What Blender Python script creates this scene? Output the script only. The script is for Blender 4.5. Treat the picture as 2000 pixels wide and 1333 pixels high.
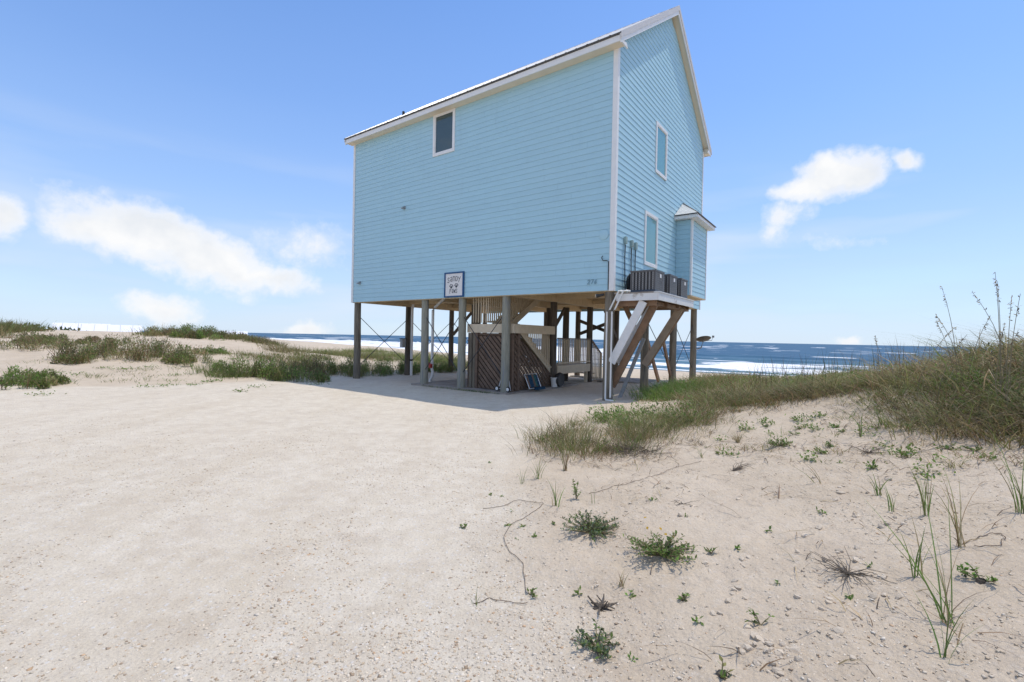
import bpy, bmesh, math, random
import numpy as np
from mathutils import Vector, Matrix, Euler
R = math.radians
random.seed(7); rng = np.random.default_rng(7)
for o in list(bpy.data.objects): bpy.data.objects.remove(o)
scene = bpy.context.scene
col = scene.collection
SUN_E = 2.7; SUN_C = (1, .93, .82); EXPO = .12
SKY_STR = .14; SKY_DUST = .15; SKY_OZ = 1.0; SKY_HUE = .5; SKY_SAT = 1.0; SKY_TINT = (.95, 1.16, 1.43); VEIL = .92; CLOUD = (.90, .905, .915)
SAND_A = (.545, .445, .325); SAND_B = (.655, .55, .425); GRAV_A = (.665, .58, .455); GRAV_B = (.76, .68, .56); GRAV_C = (.61, .515, .385)
SEA_NEAR = (.10, .20, .26); SEA_FAR = (.052, .125, .205); SEA_DARK = (.030, .085, .155)
# ------------------------------------------------------------------ camera
cd = bpy.data.cameras.new('camera'); cam = bpy.data.objects.new('camera', cd); col.objects.link(cam)
cd.sensor_width = 36; cd.lens = 922.6*36/2000; cd.clip_start = .05; cd.clip_end = 20000
cam.matrix_world = Matrix.Translation((0, 0, 1.5)) @ Matrix.Rotation(math.pi/2-.00687, 4, 'X') @ Matrix.Rotation(.01989, 4, 'Z')
scene.camera = cam
# ------------------------------------------------------------------ sun and sky
SUN = Vector((.3105, .12, 1)).normalized()
SUN_EL = math.asin(SUN.z); SUN_AZ = math.atan2(SUN.x, SUN.y)
sl = bpy.data.lights.new('sun', 'SUN'); sl.energy = SUN_E; sl.angle = R(.55); sl.color = SUN_C
so = bpy.data.objects.new('sun', sl); col.objects.link(so); so.rotation_euler = SUN.to_track_quat('Z', 'Y').to_euler(); so.location = (0, 0, 40)
vs = scene.view_settings; vs.view_transform = 'Standard'; vs.look = 'None'; vs.exposure = EXPO; vs.gamma = 1; vs.use_curve_mapping = False
world = bpy.data.worlds.new('World'); scene.world = world; world.use_nodes = True
wt = world.node_tree; wt.nodes.clear()
class NT:
    """small helper for node trees"""
    def __init__(s, tree): s.t = tree
    def n(s, typ, **kw):
        nd = s.t.nodes.new(typ)
        for k, v in kw.items():
            if k.startswith('i_'):
                key = k[2:]; key = int(key) if key.isdigit() else key.replace('_', ' ')
                if isinstance(v, bpy.types.NodeSocket): s.t.links.new(v, nd.inputs[key])
                else: nd.inputs[key].default_value = v
            else: setattr(nd, k, v)
        return nd
    def link(s, a, b): s.t.links.new(a, b)
    def math(s, op, a, b=None, c=None, clamp=False):
        nd = s.t.nodes.new('ShaderNodeMath'); nd.operation = op; nd.use_clamp = clamp
        for k, v in enumerate((a, b, c)):
            if v is None: continue
            if isinstance(v, bpy.types.NodeSocket): s.t.links.new(v, nd.inputs[k])
            else: nd.inputs[k].default_value = v
        return nd.outputs[0]
    def mix(s, fac, a, b, blend='MIX'):
        nd = s.t.nodes.new('ShaderNodeMix'); nd.data_type = 'RGBA'; nd.blend_type = blend
        for k, v in ((0, fac), (6, a), (7, b)):
            if isinstance(v, bpy.types.NodeSocket): s.t.links.new(v, nd.inputs[k])
            else: nd.inputs[k].default_value = v if k == 0 else (*v, 1)[:4]
        return nd.outputs[2]
    def ramp(s, fac, stops, interp='LINEAR'):
        nd = s.t.nodes.new('ShaderNodeValToRGB'); nd.color_ramp.interpolation = interp
        el = nd.color_ramp.elements
        while len(el) < len(stops): el.new(.5)
        for e, (p, c) in zip(el, stops):
            e.position = p; e.color = (*c, 1)[:4] if not isinstance(c, (int, float)) else (c, c, c, 1)
        s.t.links.new(fac, nd.inputs[0]); return nd.outputs[0]
    def noise(s, vec, scale, detail=3, rough=.55, dist=0.0):
        nd = s.n('ShaderNodeTexNoise'); nd.inputs['Scale'].default_value = scale; nd.inputs['Detail'].default_value = detail
        nd.inputs['Roughness'].default_value = rough; nd.inputs['Distortion'].default_value = dist
        if vec is not None: s.t.links.new(vec, nd.inputs['Vector'])
        return nd.outputs[0]
W = NT(wt)
sky = W.n('ShaderNodeTexSky', sky_type='NISHITA', sun_disc=False, sun_elevation=SUN_EL, sun_rotation=SUN_AZ, altitude=0, air_density=1.0, dust_density=SKY_DUST, ozone_density=SKY_OZ)
tc = W.n('ShaderNodeTexCoord'); dirv = tc.outputs['Generated']
sep = W.n('ShaderNodeSeparateXYZ', i_0=dirv)
hsv = W.n('ShaderNodeHueSaturation'); W.link(sky.outputs[0], hsv.inputs['Color'])
hsv.inputs['Hue'].default_value = SKY_HUE; hsv.inputs['Saturation'].default_value = SKY_SAT
skyc = W.mix(1.0, hsv.outputs[0], SKY_TINT, 'MULTIPLY')
# fair-weather clouds: azimuth / elevation ellipses broken up by noise
az = W.math('ARCTAN2', sep.outputs[0], sep.outputs[1]); el = W.math('ARCSINE', sep.outputs[2])
n1 = W.n('ShaderNodeTexNoise', i_Scale=9.0, i_Detail=4.0, i_Roughness=.6); W.link(dirv, n1.inputs['Vector'])
n2 = W.n('ShaderNodeTexNoise', i_Scale=22.0, i_Detail=6.0, i_Roughness=.65); W.link(dirv, n2.inputs['Vector'])
s1 = W.n('ShaderNodeSeparateXYZ', i_0=n1.outputs['Color'])
azd = W.math('ADD', az, W.math('MULTIPLY', W.math('SUBTRACT', s1.outputs[0], .5), .10))
eld = W.math('ADD', el, W.math('MULTIPLY', W.math('SUBTRACT', s1.outputs[1], .5), .07))
cxy = W.n('ShaderNodeCombineXYZ'); W.link(azd, cxy.inputs[0]); W.link(eld, cxy.inputs[1])
def blob(a0, e0, ra, re, tilt, gain):
    mp = W.n('ShaderNodeMapping', vector_type='TEXTURE'); W.link(cxy.outputs[0], mp.inputs['Vector'])
    mp.inputs['Location'].default_value = (a0, e0, 0); mp.inputs['Rotation'].default_value = (0, 0, tilt); mp.inputs['Scale'].default_value = (ra, re, 1)
    ln = W.n('ShaderNodeVectorMath', operation='LENGTH'); W.link(mp.outputs[0], ln.inputs[0])
    return W.math('MULTIPLY_ADD', ln.outputs['Value'], -gain, gain)
BLOBS = [(-0.7224, 0.1657, 0.0766, 0.0437, 0, 1.2), (-0.6511, 0.1573, 0.1476, 0.0612, -0.25, 1.4), (-0.5553, 0.1252, 0.1348, 0.0591, -0.25, 1.35), (-0.4814, 0.1057, 0.0934, 0.0377, -0.1, 1.0), (-0.8271, 0.1564, 0.0361, 0.041, 0, 1.05), (-0.6357, 0.0337, 0.0646, 0.033, 0, 1.05), (-0.4095, 0.0121, 0.0579, 0.0218, 0, 0.85), (-0.3936, 0.1708, 0.1056, 0.0432, 0, 0.4), (0.6005, 0.2886, 0.0778, 0.0437, 0, 1.45), (0.5554, 0.2772, 0.0557, 0.027, 0.15, 1.05), (0.683, 0.2971, 0.0341, 0.0214, -0.35, 1.0), (0.5164, 0.2387, 0.0477, 0.0265, 0.25, 0.65), (0.4988, 0.2108, 0.0344, 0.0271, 0.8, 0.45), (0.6208, 0.0082, 0.0295, 0.0097, 0, 0.85), (0.6101, 0.1782, 0.0625, 0.0154, 0, 0.3)]
acc = None
for b in BLOBS:
    v = blob(*b); acc = v if acc is None else W.math('MAXIMUM', acc, v)
puff = W.math('ADD', acc, W.math('ADD', W.math('MULTIPLY', W.math('SUBTRACT', n2.outputs[0], .5), 1.15), W.math('MULTIPLY', W.math('SUBTRACT', s1.outputs[2], .5), .7)))
cl = W.ramp(puff, [(0.0, 0.0), (.2, .24), (.5, .80), (.85, 1.0)], 'LINEAR')
# similar clouds outside the frame, carried up overhead, added for neutral fill light
n3 = W.n('ShaderNodeTexNoise', i_Scale=3.2, i_Detail=5.0, i_Roughness=.55)
mp = W.n('ShaderNodeMapping'); mp.inputs['Scale'].default_value = (1, 1, 2.6); W.link(dirv, mp.inputs['Vector']); W.link(mp.outputs[0], n3.inputs['Vector'])
infr = W.math('MULTIPLY', W.ramp(W.math('ABSOLUTE', az), [(.0, 1.0), (.9, 1.0), (1.0, 0.0)]), W.ramp(el, [(0.0, 1.0), (.72, 1.0), (.85, 0.0)]))
band = W.math('MULTIPLY', W.ramp(el, [(0.0, 0.0), (.05, 1.0)]), W.math('SUBTRACT', 1.0, infr))
fill_clouds = W.math('MULTIPLY', W.ramp(n3.outputs[0], [(.50, 0.0), (.63, 1.0)]), band)
# thin veil towards the horizon
n4 = W.n('ShaderNodeTexNoise', i_Scale=2.3, i_Detail=3.0)
mp2 = W.n('ShaderNodeMapping'); mp2.inputs['Scale'].default_value = (1, 1, 6); W.link(dirv, mp2.inputs['Vector']); W.link(mp2.outputs[0], n4.inputs['Vector'])
veil = W.math('MULTIPLY', W.ramp(el, [(0.0, VEIL), (.12, VEIL*.9), (.26, VEIL*.7), (.42, VEIL*.35), (.62, 0.0)]), W.ramp(n4.outputs[0], [(.25, .8), (.7, 1.0)]))
cmask = W.math('MAXIMUM', cl, fill_clouds, clamp=True)
skyc = W.mix(1.0, skyc, (SKY_STR, SKY_STR, SKY_STR), 'MULTIPLY')
vcol = W.ramp(el, [(0.0, (.565, .685, .865)), (.12, (.50, .635, .865)), (.26, (.37, .54, .86)), (.45, (.29, .46, .84))])
shade = W.math('MULTIPLY', W.ramp(n1.outputs[0], [(.38, 1.0), (.60, 0.0)]), W.ramp(puff, [(.35, 0.0), (.75, .55)]))
ccol = W.mix(shade, CLOUD, (.66, .71, .78))
wisp = W.math('MULTIPLY', W.ramp(el, [(0.0, .5), (.05, .9), (.2, .8), (.34, 0.0)]), W.ramp(n4.outputs[0], [(.48, 0.0), (.66, .42)]))
skyv = W.mix(wisp, W.mix(veil, skyc, vcol), (.80, .85, .92))
outc = W.mix(cmask, skyv, ccol)
bg = W.n('ShaderNodeBackground', i_Strength=1.0); W.link(outc, bg.inputs['Color'])
wo = W.n('ShaderNodeOutputWorld'); W.link(bg.outputs[0], wo.inputs['Surface'])
world.cycles.sampling_method = 'MANUAL'; world.cycles.sample_map_resolution = 512
# ------------------------------------------------------------------ terrain height field (world metres)
HX, HY, HTH = 2.5145, 11.9088, -0.630776      # house corner and heading
def wor(x, y):
    c, s = math.cos(HTH), math.sin(HTH)
    return HX + c*x - s*y, HY + s*x + c*y
def loc_np(X, Y):
    c, s = math.cos(HTH), math.sin(HTH)
    dx, dy = X-HX, Y-HY
    return c*dx + s*dy, -s*dx + c*dy
def hash2(i, j, seed):
    h = (i.astype(np.int64)*374761393 + j.astype(np.int64)*668265263 + seed*1442695041) & 0xffffffff
    h = ((h ^ (h >> 13))*1274126177) & 0xffffffff
    return ((h ^ (h >> 16)) & 0xffff)/65535.0
def vnoise(x, y, seed=0):
    x = np.asarray(x, float); y = np.asarray(y, float)
    i = np.floor(x); j = np.floor(y); fx = x-i; fy = y-j
    fx = fx*fx*(3-2*fx); fy = fy*fy*(3-2*fy)
    i = i.astype(np.int64); j = j.astype(np.int64)
    a = hash2(i, j, seed); b = hash2(i+1, j, seed); c = hash2(i, j+1, seed); d = hash2(i+1, j+1, seed)
    return (a*(1-fx)+b*fx)*(1-fy) + (c*(1-fx)+d*fx)*fy
def fbm(x, y, seed=0, octv=4):
    s = 0; a = .5; n = 0
    for k in range(octv):
        s = s + a*vnoise(x, y, seed+17*k); n += a; x = x*2.03+3.1; y = y*2.03+1.7; a *= .5
    return s/n
def sstep(a, b, x):
    t = np.clip((x-a)/(b-a), 0, 1); return t*t*(3-2*t)
CTRL = np.array([
 # the flat shell drive
 (0,-6,0),(-8,-6,0),(6,-6,.5),(0,2,0),(-3,2,0),(-7,3,0),(0,4,0),(-3,5,0),(-7,7,0),(-2,8,-.03),(0,6.5,0),(.9,9.5,-.08),(-5,10,-.05),(-9,10,.0),(-6,14,-.1),
 (-12,6,.05),(-16,4,.1),(.8,3,.05),(.8,5,.05),(.4,2,.03),
 # round the house
 (2.4,11.9,-.05),(0,13,-.16),(-3,15.5,-.17),(-6.3,18.4,-.18),(-3,21,-.2),(1,18,-.16),(4,15,-.08),(2,22,-.22),(6,19,-.05),(8,18,0.05),
 (3.2,11.6,.0),(4.6,13.2,.12),(6,15,.12),
 # dune on the right
 (1.6,7.2,.10),(2.3,6.4,.14),(1.6,5.2,.12),(1.5,3.6,.16),(1.5,2,.26),(1.7,.8,.34),(2.6,3.4,.32),(3.2,5,.34),(3.9,8,.36),(2.4,9.2,.06),(3.3,10.2,.12),
 (5.3,7,.76),(4.9,4.6,.58),(4.2,2.4,.60),(7.7,7.5,1.22),(7,4.5,.95),(8,0,.9),(6,11,.40),(7.6,10,.74),(10,9,1.38),(13,7,1.3),(9,13,.5),(13,12,.95),(8,15.5,.25),(12,17,.5),(20,8,1.3),(20,16,.8),(20,0,1.0),
 (14,22,.0),(24,24,.1),
 # dunes on the left
 (-11,13.5,.0),(-14,12,.12),(-9,16.5,.0),(-12,17,.35),(-16,15,.42),(-20,13,.35),(-8.5,19,.0),(-11,21,.38),(-15,20,.75),(-20,18,.85),(-26,16,.9),
 (-9,23,.08),(-12,25,.5),(-17,26,1.18),(-22,24,1.25),(-28,22,1.35),(-36,20,1.4),(-9.5,27,.25),(-12.5,29,.3),(-14.8,27.6,1.02),(-16.5,29,1.12),(-22,31,1.3),(-32,29,1.4),(-45,24,1.4),(-30,10,.4),
 (-6.5,24,-.05),(-7,29,.12),(-3,30,-.1),(-10,33,.3),(-22,38,.9),(-35,38,1.1),(-12,34,.35),(-50,36,1.1),(-60,20,1.2),
], float)
def _tps(r2): return np.where(r2 > 1e-12, .5*r2*np.log(np.maximum(r2, 1e-12)), 0)
_n = len(CTRL)
_K = _tps((CTRL[:, None, 0]-CTRL[None, :, 0])**2 + (CTRL[:, None, 1]-CTRL[None, :, 1])**2) + np.eye(_n)*.35
_Pm = np.c_[np.ones(_n), CTRL[:, :2]]
_S = np.linalg.solve(np.block([[_K, _Pm], [_Pm.T, np.zeros((3, 3))]]), np.r_[CTRL[:, 2], 0, 0, 0])
def terrain(X, Y, detail=True):
    X = np.asarray(X, float); Y = np.asarray(Y, float); sh = X.shape
    X = X.ravel(); Y = Y.ravel(); z = np.empty_like(X)
    for a in range(0, len(X), 40000):
        x = X[a:a+40000]; y = Y[a:a+40000]
        z[a:a+40000] = _tps((x[:, None]-CTRL[None, :, 0])**2 + (y[:, None]-CTRL[None, :, 1])**2) @ _S[:_n] + _S[_n] + _S[_n+1]*x + _S[_n+2]*y
    u, v = loc_np(X, Y)
    z = np.clip(z, -.4, 1.6)
    R = np.hypot(X, Y-8)
    far = sstep(45, 90, R)
    z = z*(1-far) + (.5+.5*fbm(X*.03, Y*.03, 5))*far
    b = sstep(9.5, 17, v - .35*np.clip(-u-12, 0, 30) - 6*sstep(5, 11, -u))          # the beach begins seaward of the house and the dunes
    beach = -.25 - 1.62*np.clip((v-12)/31, 0, 1.6)
    z = z*(1-b) + beach*b
    if detail:
        dr = drive_mask(X, Y)
        amp = (1-dr)*(1-sstep(20, 34, v)*.7)
        z = z + amp*((fbm(X*.55, Y*.55, 11)-.5)*.16 + (fbm(X*1.9, Y*1.9, 23)-.5)*.05) + (fbm(X*.7, Y*.7, 31, 2)-.5)*.035*dr
        near = 1-sstep(7, 16, np.hypot(X, Y))
        z = z + near*((1-dr)*((fbm(X*7, Y*7, 41, 3)-.5)*.016 + (fbm(X*24, Y*24, 47, 2)-.5)*.022 + (vnoise(X*46, Y*46, 53)-.5)*.011*(1-sstep(4, 7, np.hypot(X, Y)))) + dr*(fbm(X*14, Y*14, 43, 3)-.5)*.006)
    return z.reshape(sh)
DRIVE = np.array([(-30,-8),(.3,-8),(.25,0),(.2,2.1),(.05,3.2),(.0,4.2),(.05,5.4),(.25,6.6),(.9,8.6),(1.5,10.2),(2.3,11.3),(5,15.2),(7.2,18.6),(2,23),(-2,24.5),(-6.5,20.5),(-7.3,18.3),(-8.6,15.2),(-10,13.2),(-13,11.6),(-18,9.5),(-30,6)], float)
def poly_sd(X, Y, P):
    X = np.asarray(X, float); Y = np.asarray(Y, float)
    d = np.full(X.shape, 1e9); ins = np.zeros(X.shape, bool); n = len(P)
    for k in range(n):
        ax, ay = P[k]; bx, by = P[(k+1) % n]; ex, ey = bx-ax, by-ay
        t = np.clip(((X-ax)*ex+(Y-ay)*ey)/(ex*ex+ey*ey), 0, 1)
        d = np.minimum(d, (X-ax-t*ex)**2+(Y-ay-t*ey)**2)
        c = ((ay > Y) != (by > Y)); c &= X < ex*(Y-ay)/(ey if abs(ey) > 1e-9 else 1e-9)+ax
        ins ^= c
    return np.where(ins, 1, -1)*np.sqrt(d)
def drive_mask(X, Y):
    return sstep(-.35, .45, poly_sd(X, Y, DRIVE) + (fbm(X*1.3, Y*1.3, 71)-.5)*.7)

# ------------------------------------------------------------------ helpers
class MB:
    def __init__(s): s.v = []; s.f = []
    def add(s, v, f):
        b = len(s.v); s.v += [tuple(p) for p in v]; s.f += [tuple(b+i for i in q) for q in f]; return s
    def box(s, x0, x1, y0, y1, z0, z1):
        return s.add([(x0,y0,z0),(x1,y0,z0),(x1,y1,z0),(x0,y1,z0),(x0,y0,z1),(x1,y0,z1),(x1,y1,z1),(x0,y1,z1)],
                     [(0,3,2,1),(4,5,6,7),(0,1,5,4),(1,2,6,5),(2,3,7,6),(3,0,4,7)])
    def prism(s, poly, axis, a, b):
        """poly of 2-D points extruded along axis (0,1,2) from a to b"""
        n = len(poly)
        def P(p, t):
            return (t, p[0], p[1]) if axis == 0 else ((p[0], t, p[1]) if axis == 1 else (p[0], p[1], t))
        v = [P(p, a) for p in poly] + [P(p, b) for p in poly]
        f = [tuple(range(n))[::-1], tuple(range(n, 2*n))] + [(i, (i+1) % n, n+(i+1) % n, n+i) for i in range(n)]
        return s.add(v, f)
    def beam(s, p, q, w, h, up=(0, 0, 1)):
        p = Vector(p); q = Vector(q); d = (q-p).normalized(); u = Vector(up)
        if abs(d.dot(u)) > .97: u = Vector((0, 1, 0))
        r = d.cross(u).normalized()*(w/2); u = r.cross(d).normalized()*(h/2)
        v = [p-r-u, p+r-u, p+r+u, p-r+u, q-r-u, q+r-u, q+r+u, q-r+u]
        return s.add(v, [(0,1,2,3),(7,6,5,4),(0,4,5,1),(1,5,6,2),(2,6,7,3),(3,7,4,0)])
    def tube(s, pts, r, n=8, cap=True):
        pts = [Vector(p) for p in pts]; m = len(pts)
        rr = r if isinstance(r, (list, tuple)) else [r]*m
        rings = []
        for i, p in enumerate(pts):
            d = (pts[min(i+1, m-1)]-pts[max(i-1, 0)]).normalized()
            u = Vector((0, 0, 1)) if abs(d.z) < .9 else Vector((1, 0, 0))
            a = d.cross(u).normalized(); b = a.cross(d).normalized()
            rings += [p + (a*math.cos(2*math.pi*k/n) + b*math.sin(2*math.pi*k/n))*rr[i] for k in range(n)]
        f = [(i*n+k, i*n+(k+1) % n, (i+1)*n+(k+1) % n, (i+1)*n+k) for i in range(m-1) for k in range(n)]
        if cap: f += [tuple(range(n))[::-1], tuple(range((m-1)*n, m*n))]
        return s.add(rings, f)
    def lathe(s, prof, n=20, c=(0, 0, 0), axis=2):
        v = []; m = len(prof)
        for r, h in prof:
            for k in range(n):
                a = 2*math.pi*k/n; p = [r*math.cos(a), r*math.sin(a), h]
                if axis == 1: p = [p[0], p[2], p[1]]
                if axis == 0: p = [p[2], p[0], p[1]]
                v.append((p[0]+c[0], p[1]+c[1], p[2]+c[2]))
        f = [(i*n+k, i*n+(k+1) % n, (i+1)*n+(k+1) % n, (i+1)*n+k) for i in range(m-1) for k in range(n)]
        f += [tuple(range(n))[::-1], tuple(range((m-1)*n, m*n))]
        return s.add(v, f)
    def mesh(s, name, m, smooth=False):
        me = bpy.data.meshes.new(name); me.from_pydata(s.v, [], s.f); me.validate()
        bm = bmesh.new(); bm.from_mesh(me); bmesh.ops.recalc_face_normals(bm, faces=bm.faces); bm.to_mesh(me); bm.free()
        if m: me.materials.append(m)
        if smooth:
            me.polygons.foreach_set('use_smooth', [True]*len(me.polygons))
            try: me.set_sharp_from_angle(angle=R(40))
            except Exception: pass
        return me
    def build(s, name, m, parent=None, smooth=False):
        return link(name, s.mesh(name, m, smooth), parent)
def link(name, me, parent=None, loc=(0, 0, 0), rz=0.0):
    o = bpy.data.objects.new(name, me); col.objects.link(o); o.location = loc; o.rotation_euler = (0, 0, rz)
    if parent is not None: o.parent = parent
    return o
def tag(o, label=None, cat=None, group=None, kind=None):
    for k, v in (('label', label), ('category', cat), ('group', group), ('kind', kind)):
        if v: o[k] = v
    return o
def empty(name, loc, rz=0.0):
    o = bpy.data.objects.new(name, None); col.objects.link(o); o.location = loc; o.rotation_euler = (0, 0, rz); o.empty_display_size = .2; return o
def gz(X, Y): return float(terrain(np.array([X]), np.array([Y]))[0])
class Off(MB):
    """mesh builder fed with house coordinates, stored relative to a thing's base point"""
    def __init__(s, base): super().__init__(); s.b = base
    def add(s, v, f): return super().add([(p[0]-s.b[0], p[1]-s.b[1], p[2]-s.b[2]) for p in v], f)
def house_thing(name, base, label, cat, group=None):
    X, Y = wor(base[0], base[1]); o = empty(name, (X, Y, base[2]), HTH); return tag(o, label, cat, group)
# ------------------------------------------------------------------ materials
def material(name, base, rough=.6, var=.12, scale=6.0, bump=0.0, bscale=40.0, stretch=None, metal=0.0, spec=.4, second=None, sfac=(.45, .65), rand=0.0, coord='Object', wear=0.0):
    m = bpy.data.materials.new(name); m.use_nodes = True; t = m.node_tree; t.nodes.clear(); N = NT(t)
    tcn = N.n('ShaderNodeTexCoord'); vec = tcn.outputs[coord]
    if stretch:
        mp = N.n('ShaderNodeMapping'); mp.inputs['Scale'].default_value = stretch; N.link(vec, mp.inputs['Vector']); vec = mp.outputs[0]
    nz = N.noise(vec, scale, 5, .6)
    b = Vector(base)
    c = N.ramp(nz, [(.25, tuple(b*(1-var))), (.75, tuple(min(1, x) for x in b*(1+var)))])
    if second:
        nz2 = N.noise(vec, scale*.37, 6, .65)
        f = N.ramp(nz2, [(sfac[0], 0.0), (sfac[1], 1.0)]); c = N.mix(f, c, second)
    if rand:
        oi = N.n('ShaderNodeObjectInfo')
        k = N.math('ADD', N.math('MULTIPLY', oi.outputs['Random'], rand*2), 1-rand)
        cc = N.n('ShaderNodeCombineColor'); 
        for i in range(3): N.link(k, cc.inputs[i])
        c = N.mix(1.0, c, cc.outputs[0], 'MULTIPLY')
    if wear:      # broad fading and faint runs, in place on the building
        g = N.n('ShaderNodeNewGeometry').outputs['Position']; mq = N.n('ShaderNodeMapping'); mq.inputs['Scale'].default_value = (1.6, 1.6, .28); N.link(g, mq.inputs['Vector'])
        c = N.mix(N.ramp(N.noise(g, .35, 4, .6), [(.35, 0.0), (.7, wear*2.2)]), c, tuple(b*.86+Vector((.09, .09, .09))))
        c = N.mix(N.ramp(N.noise(mq.outputs[0], 2.4, 5, .7), [(.55, 0.0), (.75, wear*2)]), c, tuple(b*.74))
    p = N.n('ShaderNodeBsdfPrincipled'); N.link(c, p.inputs['Base Color']); p.inputs['Roughness'].default_value = rough
    p.inputs['Metallic'].default_value = metal; p.inputs['Specular IOR Level'].default_value = spec
    if bump:
        bn = N.n('ShaderNodeBump'); bn.inputs['Strength'].default_value = bump; bn.inputs['Distance'].default_value = .01
        N.link(N.noise(vec, bscale, 4, .6), bn.inputs['Height']); N.link(bn.outputs[0], p.inputs['Normal'])
    o = N.n('ShaderNodeOutputMaterial'); N.link(p.outputs[0], o.inputs['Surface']); return m
M = {}
M['siding'] = material('siding_paint', (.385, .605, .70), .55, .03, 2.2, .04, 60, (1, 1, 3), rand=.013, second=(.345, .575, .655), sfac=(.6, .95), wear=.10)
M['white'] = material('white_trim_paint', (.78, .78, .77), .5, .04, 4, .08, 60)
M['cream'] = material('cream_soffit_paint', (.74, .66, .52), .6, .05, 3, .06, 50)
M['rake'] = material('beige_rake_metal', (.60, .57, .53), .45, .05, 3, spec=.5)
M['metal_roof'] = material('pale_roof_metal', (.66, .65, .63), .38, .06, 2, metal=.25, spec=.5)
M['dark_edge'] = material('dark_drip_edge', (.09, .09, .09), .6, .2, 8)
M['tan'] = material('tan_painted_wood', (.58, .45, .28), .65, .10, 5, .15, 40, rand=.06)
M['tan_ceiling'] = material('tan_ceiling_board', (.55, .42, .26), .7, .12, 3, .1, 30)
M['stair_tan'] = material('tan_stair_paint', (.60, .50, .36), .65, .12, 6, .15, 40, rand=.05)
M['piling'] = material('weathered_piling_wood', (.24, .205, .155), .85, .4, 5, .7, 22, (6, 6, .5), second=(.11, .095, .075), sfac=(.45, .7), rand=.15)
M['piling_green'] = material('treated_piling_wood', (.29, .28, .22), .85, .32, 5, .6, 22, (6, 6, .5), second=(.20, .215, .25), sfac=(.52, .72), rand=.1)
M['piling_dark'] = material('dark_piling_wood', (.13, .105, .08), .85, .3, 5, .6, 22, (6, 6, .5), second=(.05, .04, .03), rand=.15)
M['slat'] = material('brown_stained_slat', (.15, .10, .07), .75, .35, 9, .3, 40, rand=.2)
M['timber'] = material('raw_brown_timber', (.24, .145, .085), .75, .3, 4, .3, 30, (1.5, 1.5, 1.5), second=(.14, .085, .055), sfac=(.5, .75))
M['grey_timber'] = material('weathered_white_timber', (.66, .65, .63), .7, .1, 3, .3, 30, second=(.40, .37, .34), sfac=(.58, .8))
M['plat_white'] = material('peeling_white_paint', (.76, .75, .73), .6, .06, 6, .2, 40, second=(.42, .36, .30), sfac=(.63, .72))
M['slab'] = material('weathered_slab', (.34, .30, .26), .85, .2, 4, .3, 60, second=(.24, .20, .17))
M['pvc'] = material('white_pvc', (.78, .77, .74), .35, .04, 5)
M['cable'] = material('dark_steel_rod', (.05, .055, .065), .5, .2, 10, metal=.4)
M['black'] = material('black_plastic', (.03, .03, .032), .5, .2, 10)
M['ac'] = material('grey_condenser_metal', (.115, .11, .108), .5, .12, 8, spec=.4)
M['ac_lite'] = material('pale_condenser_louver', (.25, .245, .24), .5, .1, 8)
M['ac_base'] = material('blue_grey_base_pan', (.05, .065, .09), .5, .15, 8)
M['box_blue'] = material('weathered_green_box', (.30, .40, .38), .6, .2, 9, second=(.22, .2, .12), sfac=(.55, .7))
M['grey'] = material('grey_galvanised', (.33, .34, .35), .5, .15, 8, metal=.2)
M['dish'] = material('brown_grey_dish', (.10, .09, .075), .6, .2, 6)
M['sign_white'] = material('sign_white_board', (.74, .72, .70), .55, .04, 5)
M['sign_blue'] = material('sign_blue_frame', (.012, .075, .20), .5, .1, 8)
M['ink'] = material('sign_ink', (.05, .06, .075), .6, .1, 8)
M['num'] = material('grey_numerals', (.20, .33, .40), .5, .1, 8)
M['red'] = material('red_valve', (.45, .05, .04), .5, .1, 8)
M['blue_fab'] = material('blue_chair_fabric', (.006, .05, .10), .8, .15, 8)
M['green_fab'] = material('green_chair_stripe', (.03, .12, .11), .8, .15, 8)
M['tan_fab'] = material('tan_chair_stripe', (.18, .12, .09), .8, .15, 8)
M['alu'] = material('aluminium_tube', (.6, .6, .6), .35, .05, 5, metal=.7)
M['far_white'] = material('far_white_roof', (.8, .8, .82), .5, .05, .6)
M['far_grey'] = material('far_grey_wall', (.45, .45, .46), .6, .1, 1)
M['far_window'] = material('far_dark_window', (.05, .06, .07), .2, .1, 1)
def glass(name, base, rough, spec=.6):
    m = material(name, base, rough, .06, 1.2, spec=spec); return m
M['glass_dark'] = glass('dark_window_glass', (.055, .085, .085), .04, .9)
M['glass_teal'] = glass('teal_window_glass', (.13, .33, .34), .06, .8)
M['stone'] = material('pale_shell_stone', (.64, .54, .42), .85, .2, 30, .5, 60, rand=.18)
M['tan_timber'] = material('sun_bleached_timber', (.40, .30, .215), .75, .2, 4, .3, 30, second=(.50, .45, .42), sfac=(.5, .75))
# ------------------------------------------------------------------ ground: sand dunes and shell drive on one sheet
def axis(lo, hi, fine0, fine1, step, grow):
    v = list(np.arange(fine0, fine1+1e-6, step)); s = step
    while v[-1] < hi: s = min(s*grow, 60); v.append(v[-1]+s)
    s = step
    while v[0] > lo: s = min(s*grow, 60); v.insert(0, v[0]-s)
    return np.array(v)
gx = axis(-700, 700, -1.6, 4.4, .021, 1.05); gy = axis(-500, 90, 1.2, 5.6, .021, 1.035)
GX, GY = np.meshgrid(gx, gy, indexing='ij'); GZ = terrain(GX, GY)
nx, ny = GX.shape
idx = np.arange(nx*ny).reshape(nx, ny)
quads = np.stack([idx[:-1, :-1], idx[1:, :-1], idx[1:, 1:], idx[:-1, 1:]], -1).reshape(-1, 4)
verts = np.stack([GX, GY, GZ], -1).reshape(-1, 3)
dm = drive_mask(GX, GY).ravel()
uu, vv_ = loc_np(GX, GY); uu = uu.ravel(); vv_ = vv_.ravel()
keep = (vv_[quads].min(1) < 46)
quads = quads[keep]
qd = dm[quads].mean(1) > .5
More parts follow.
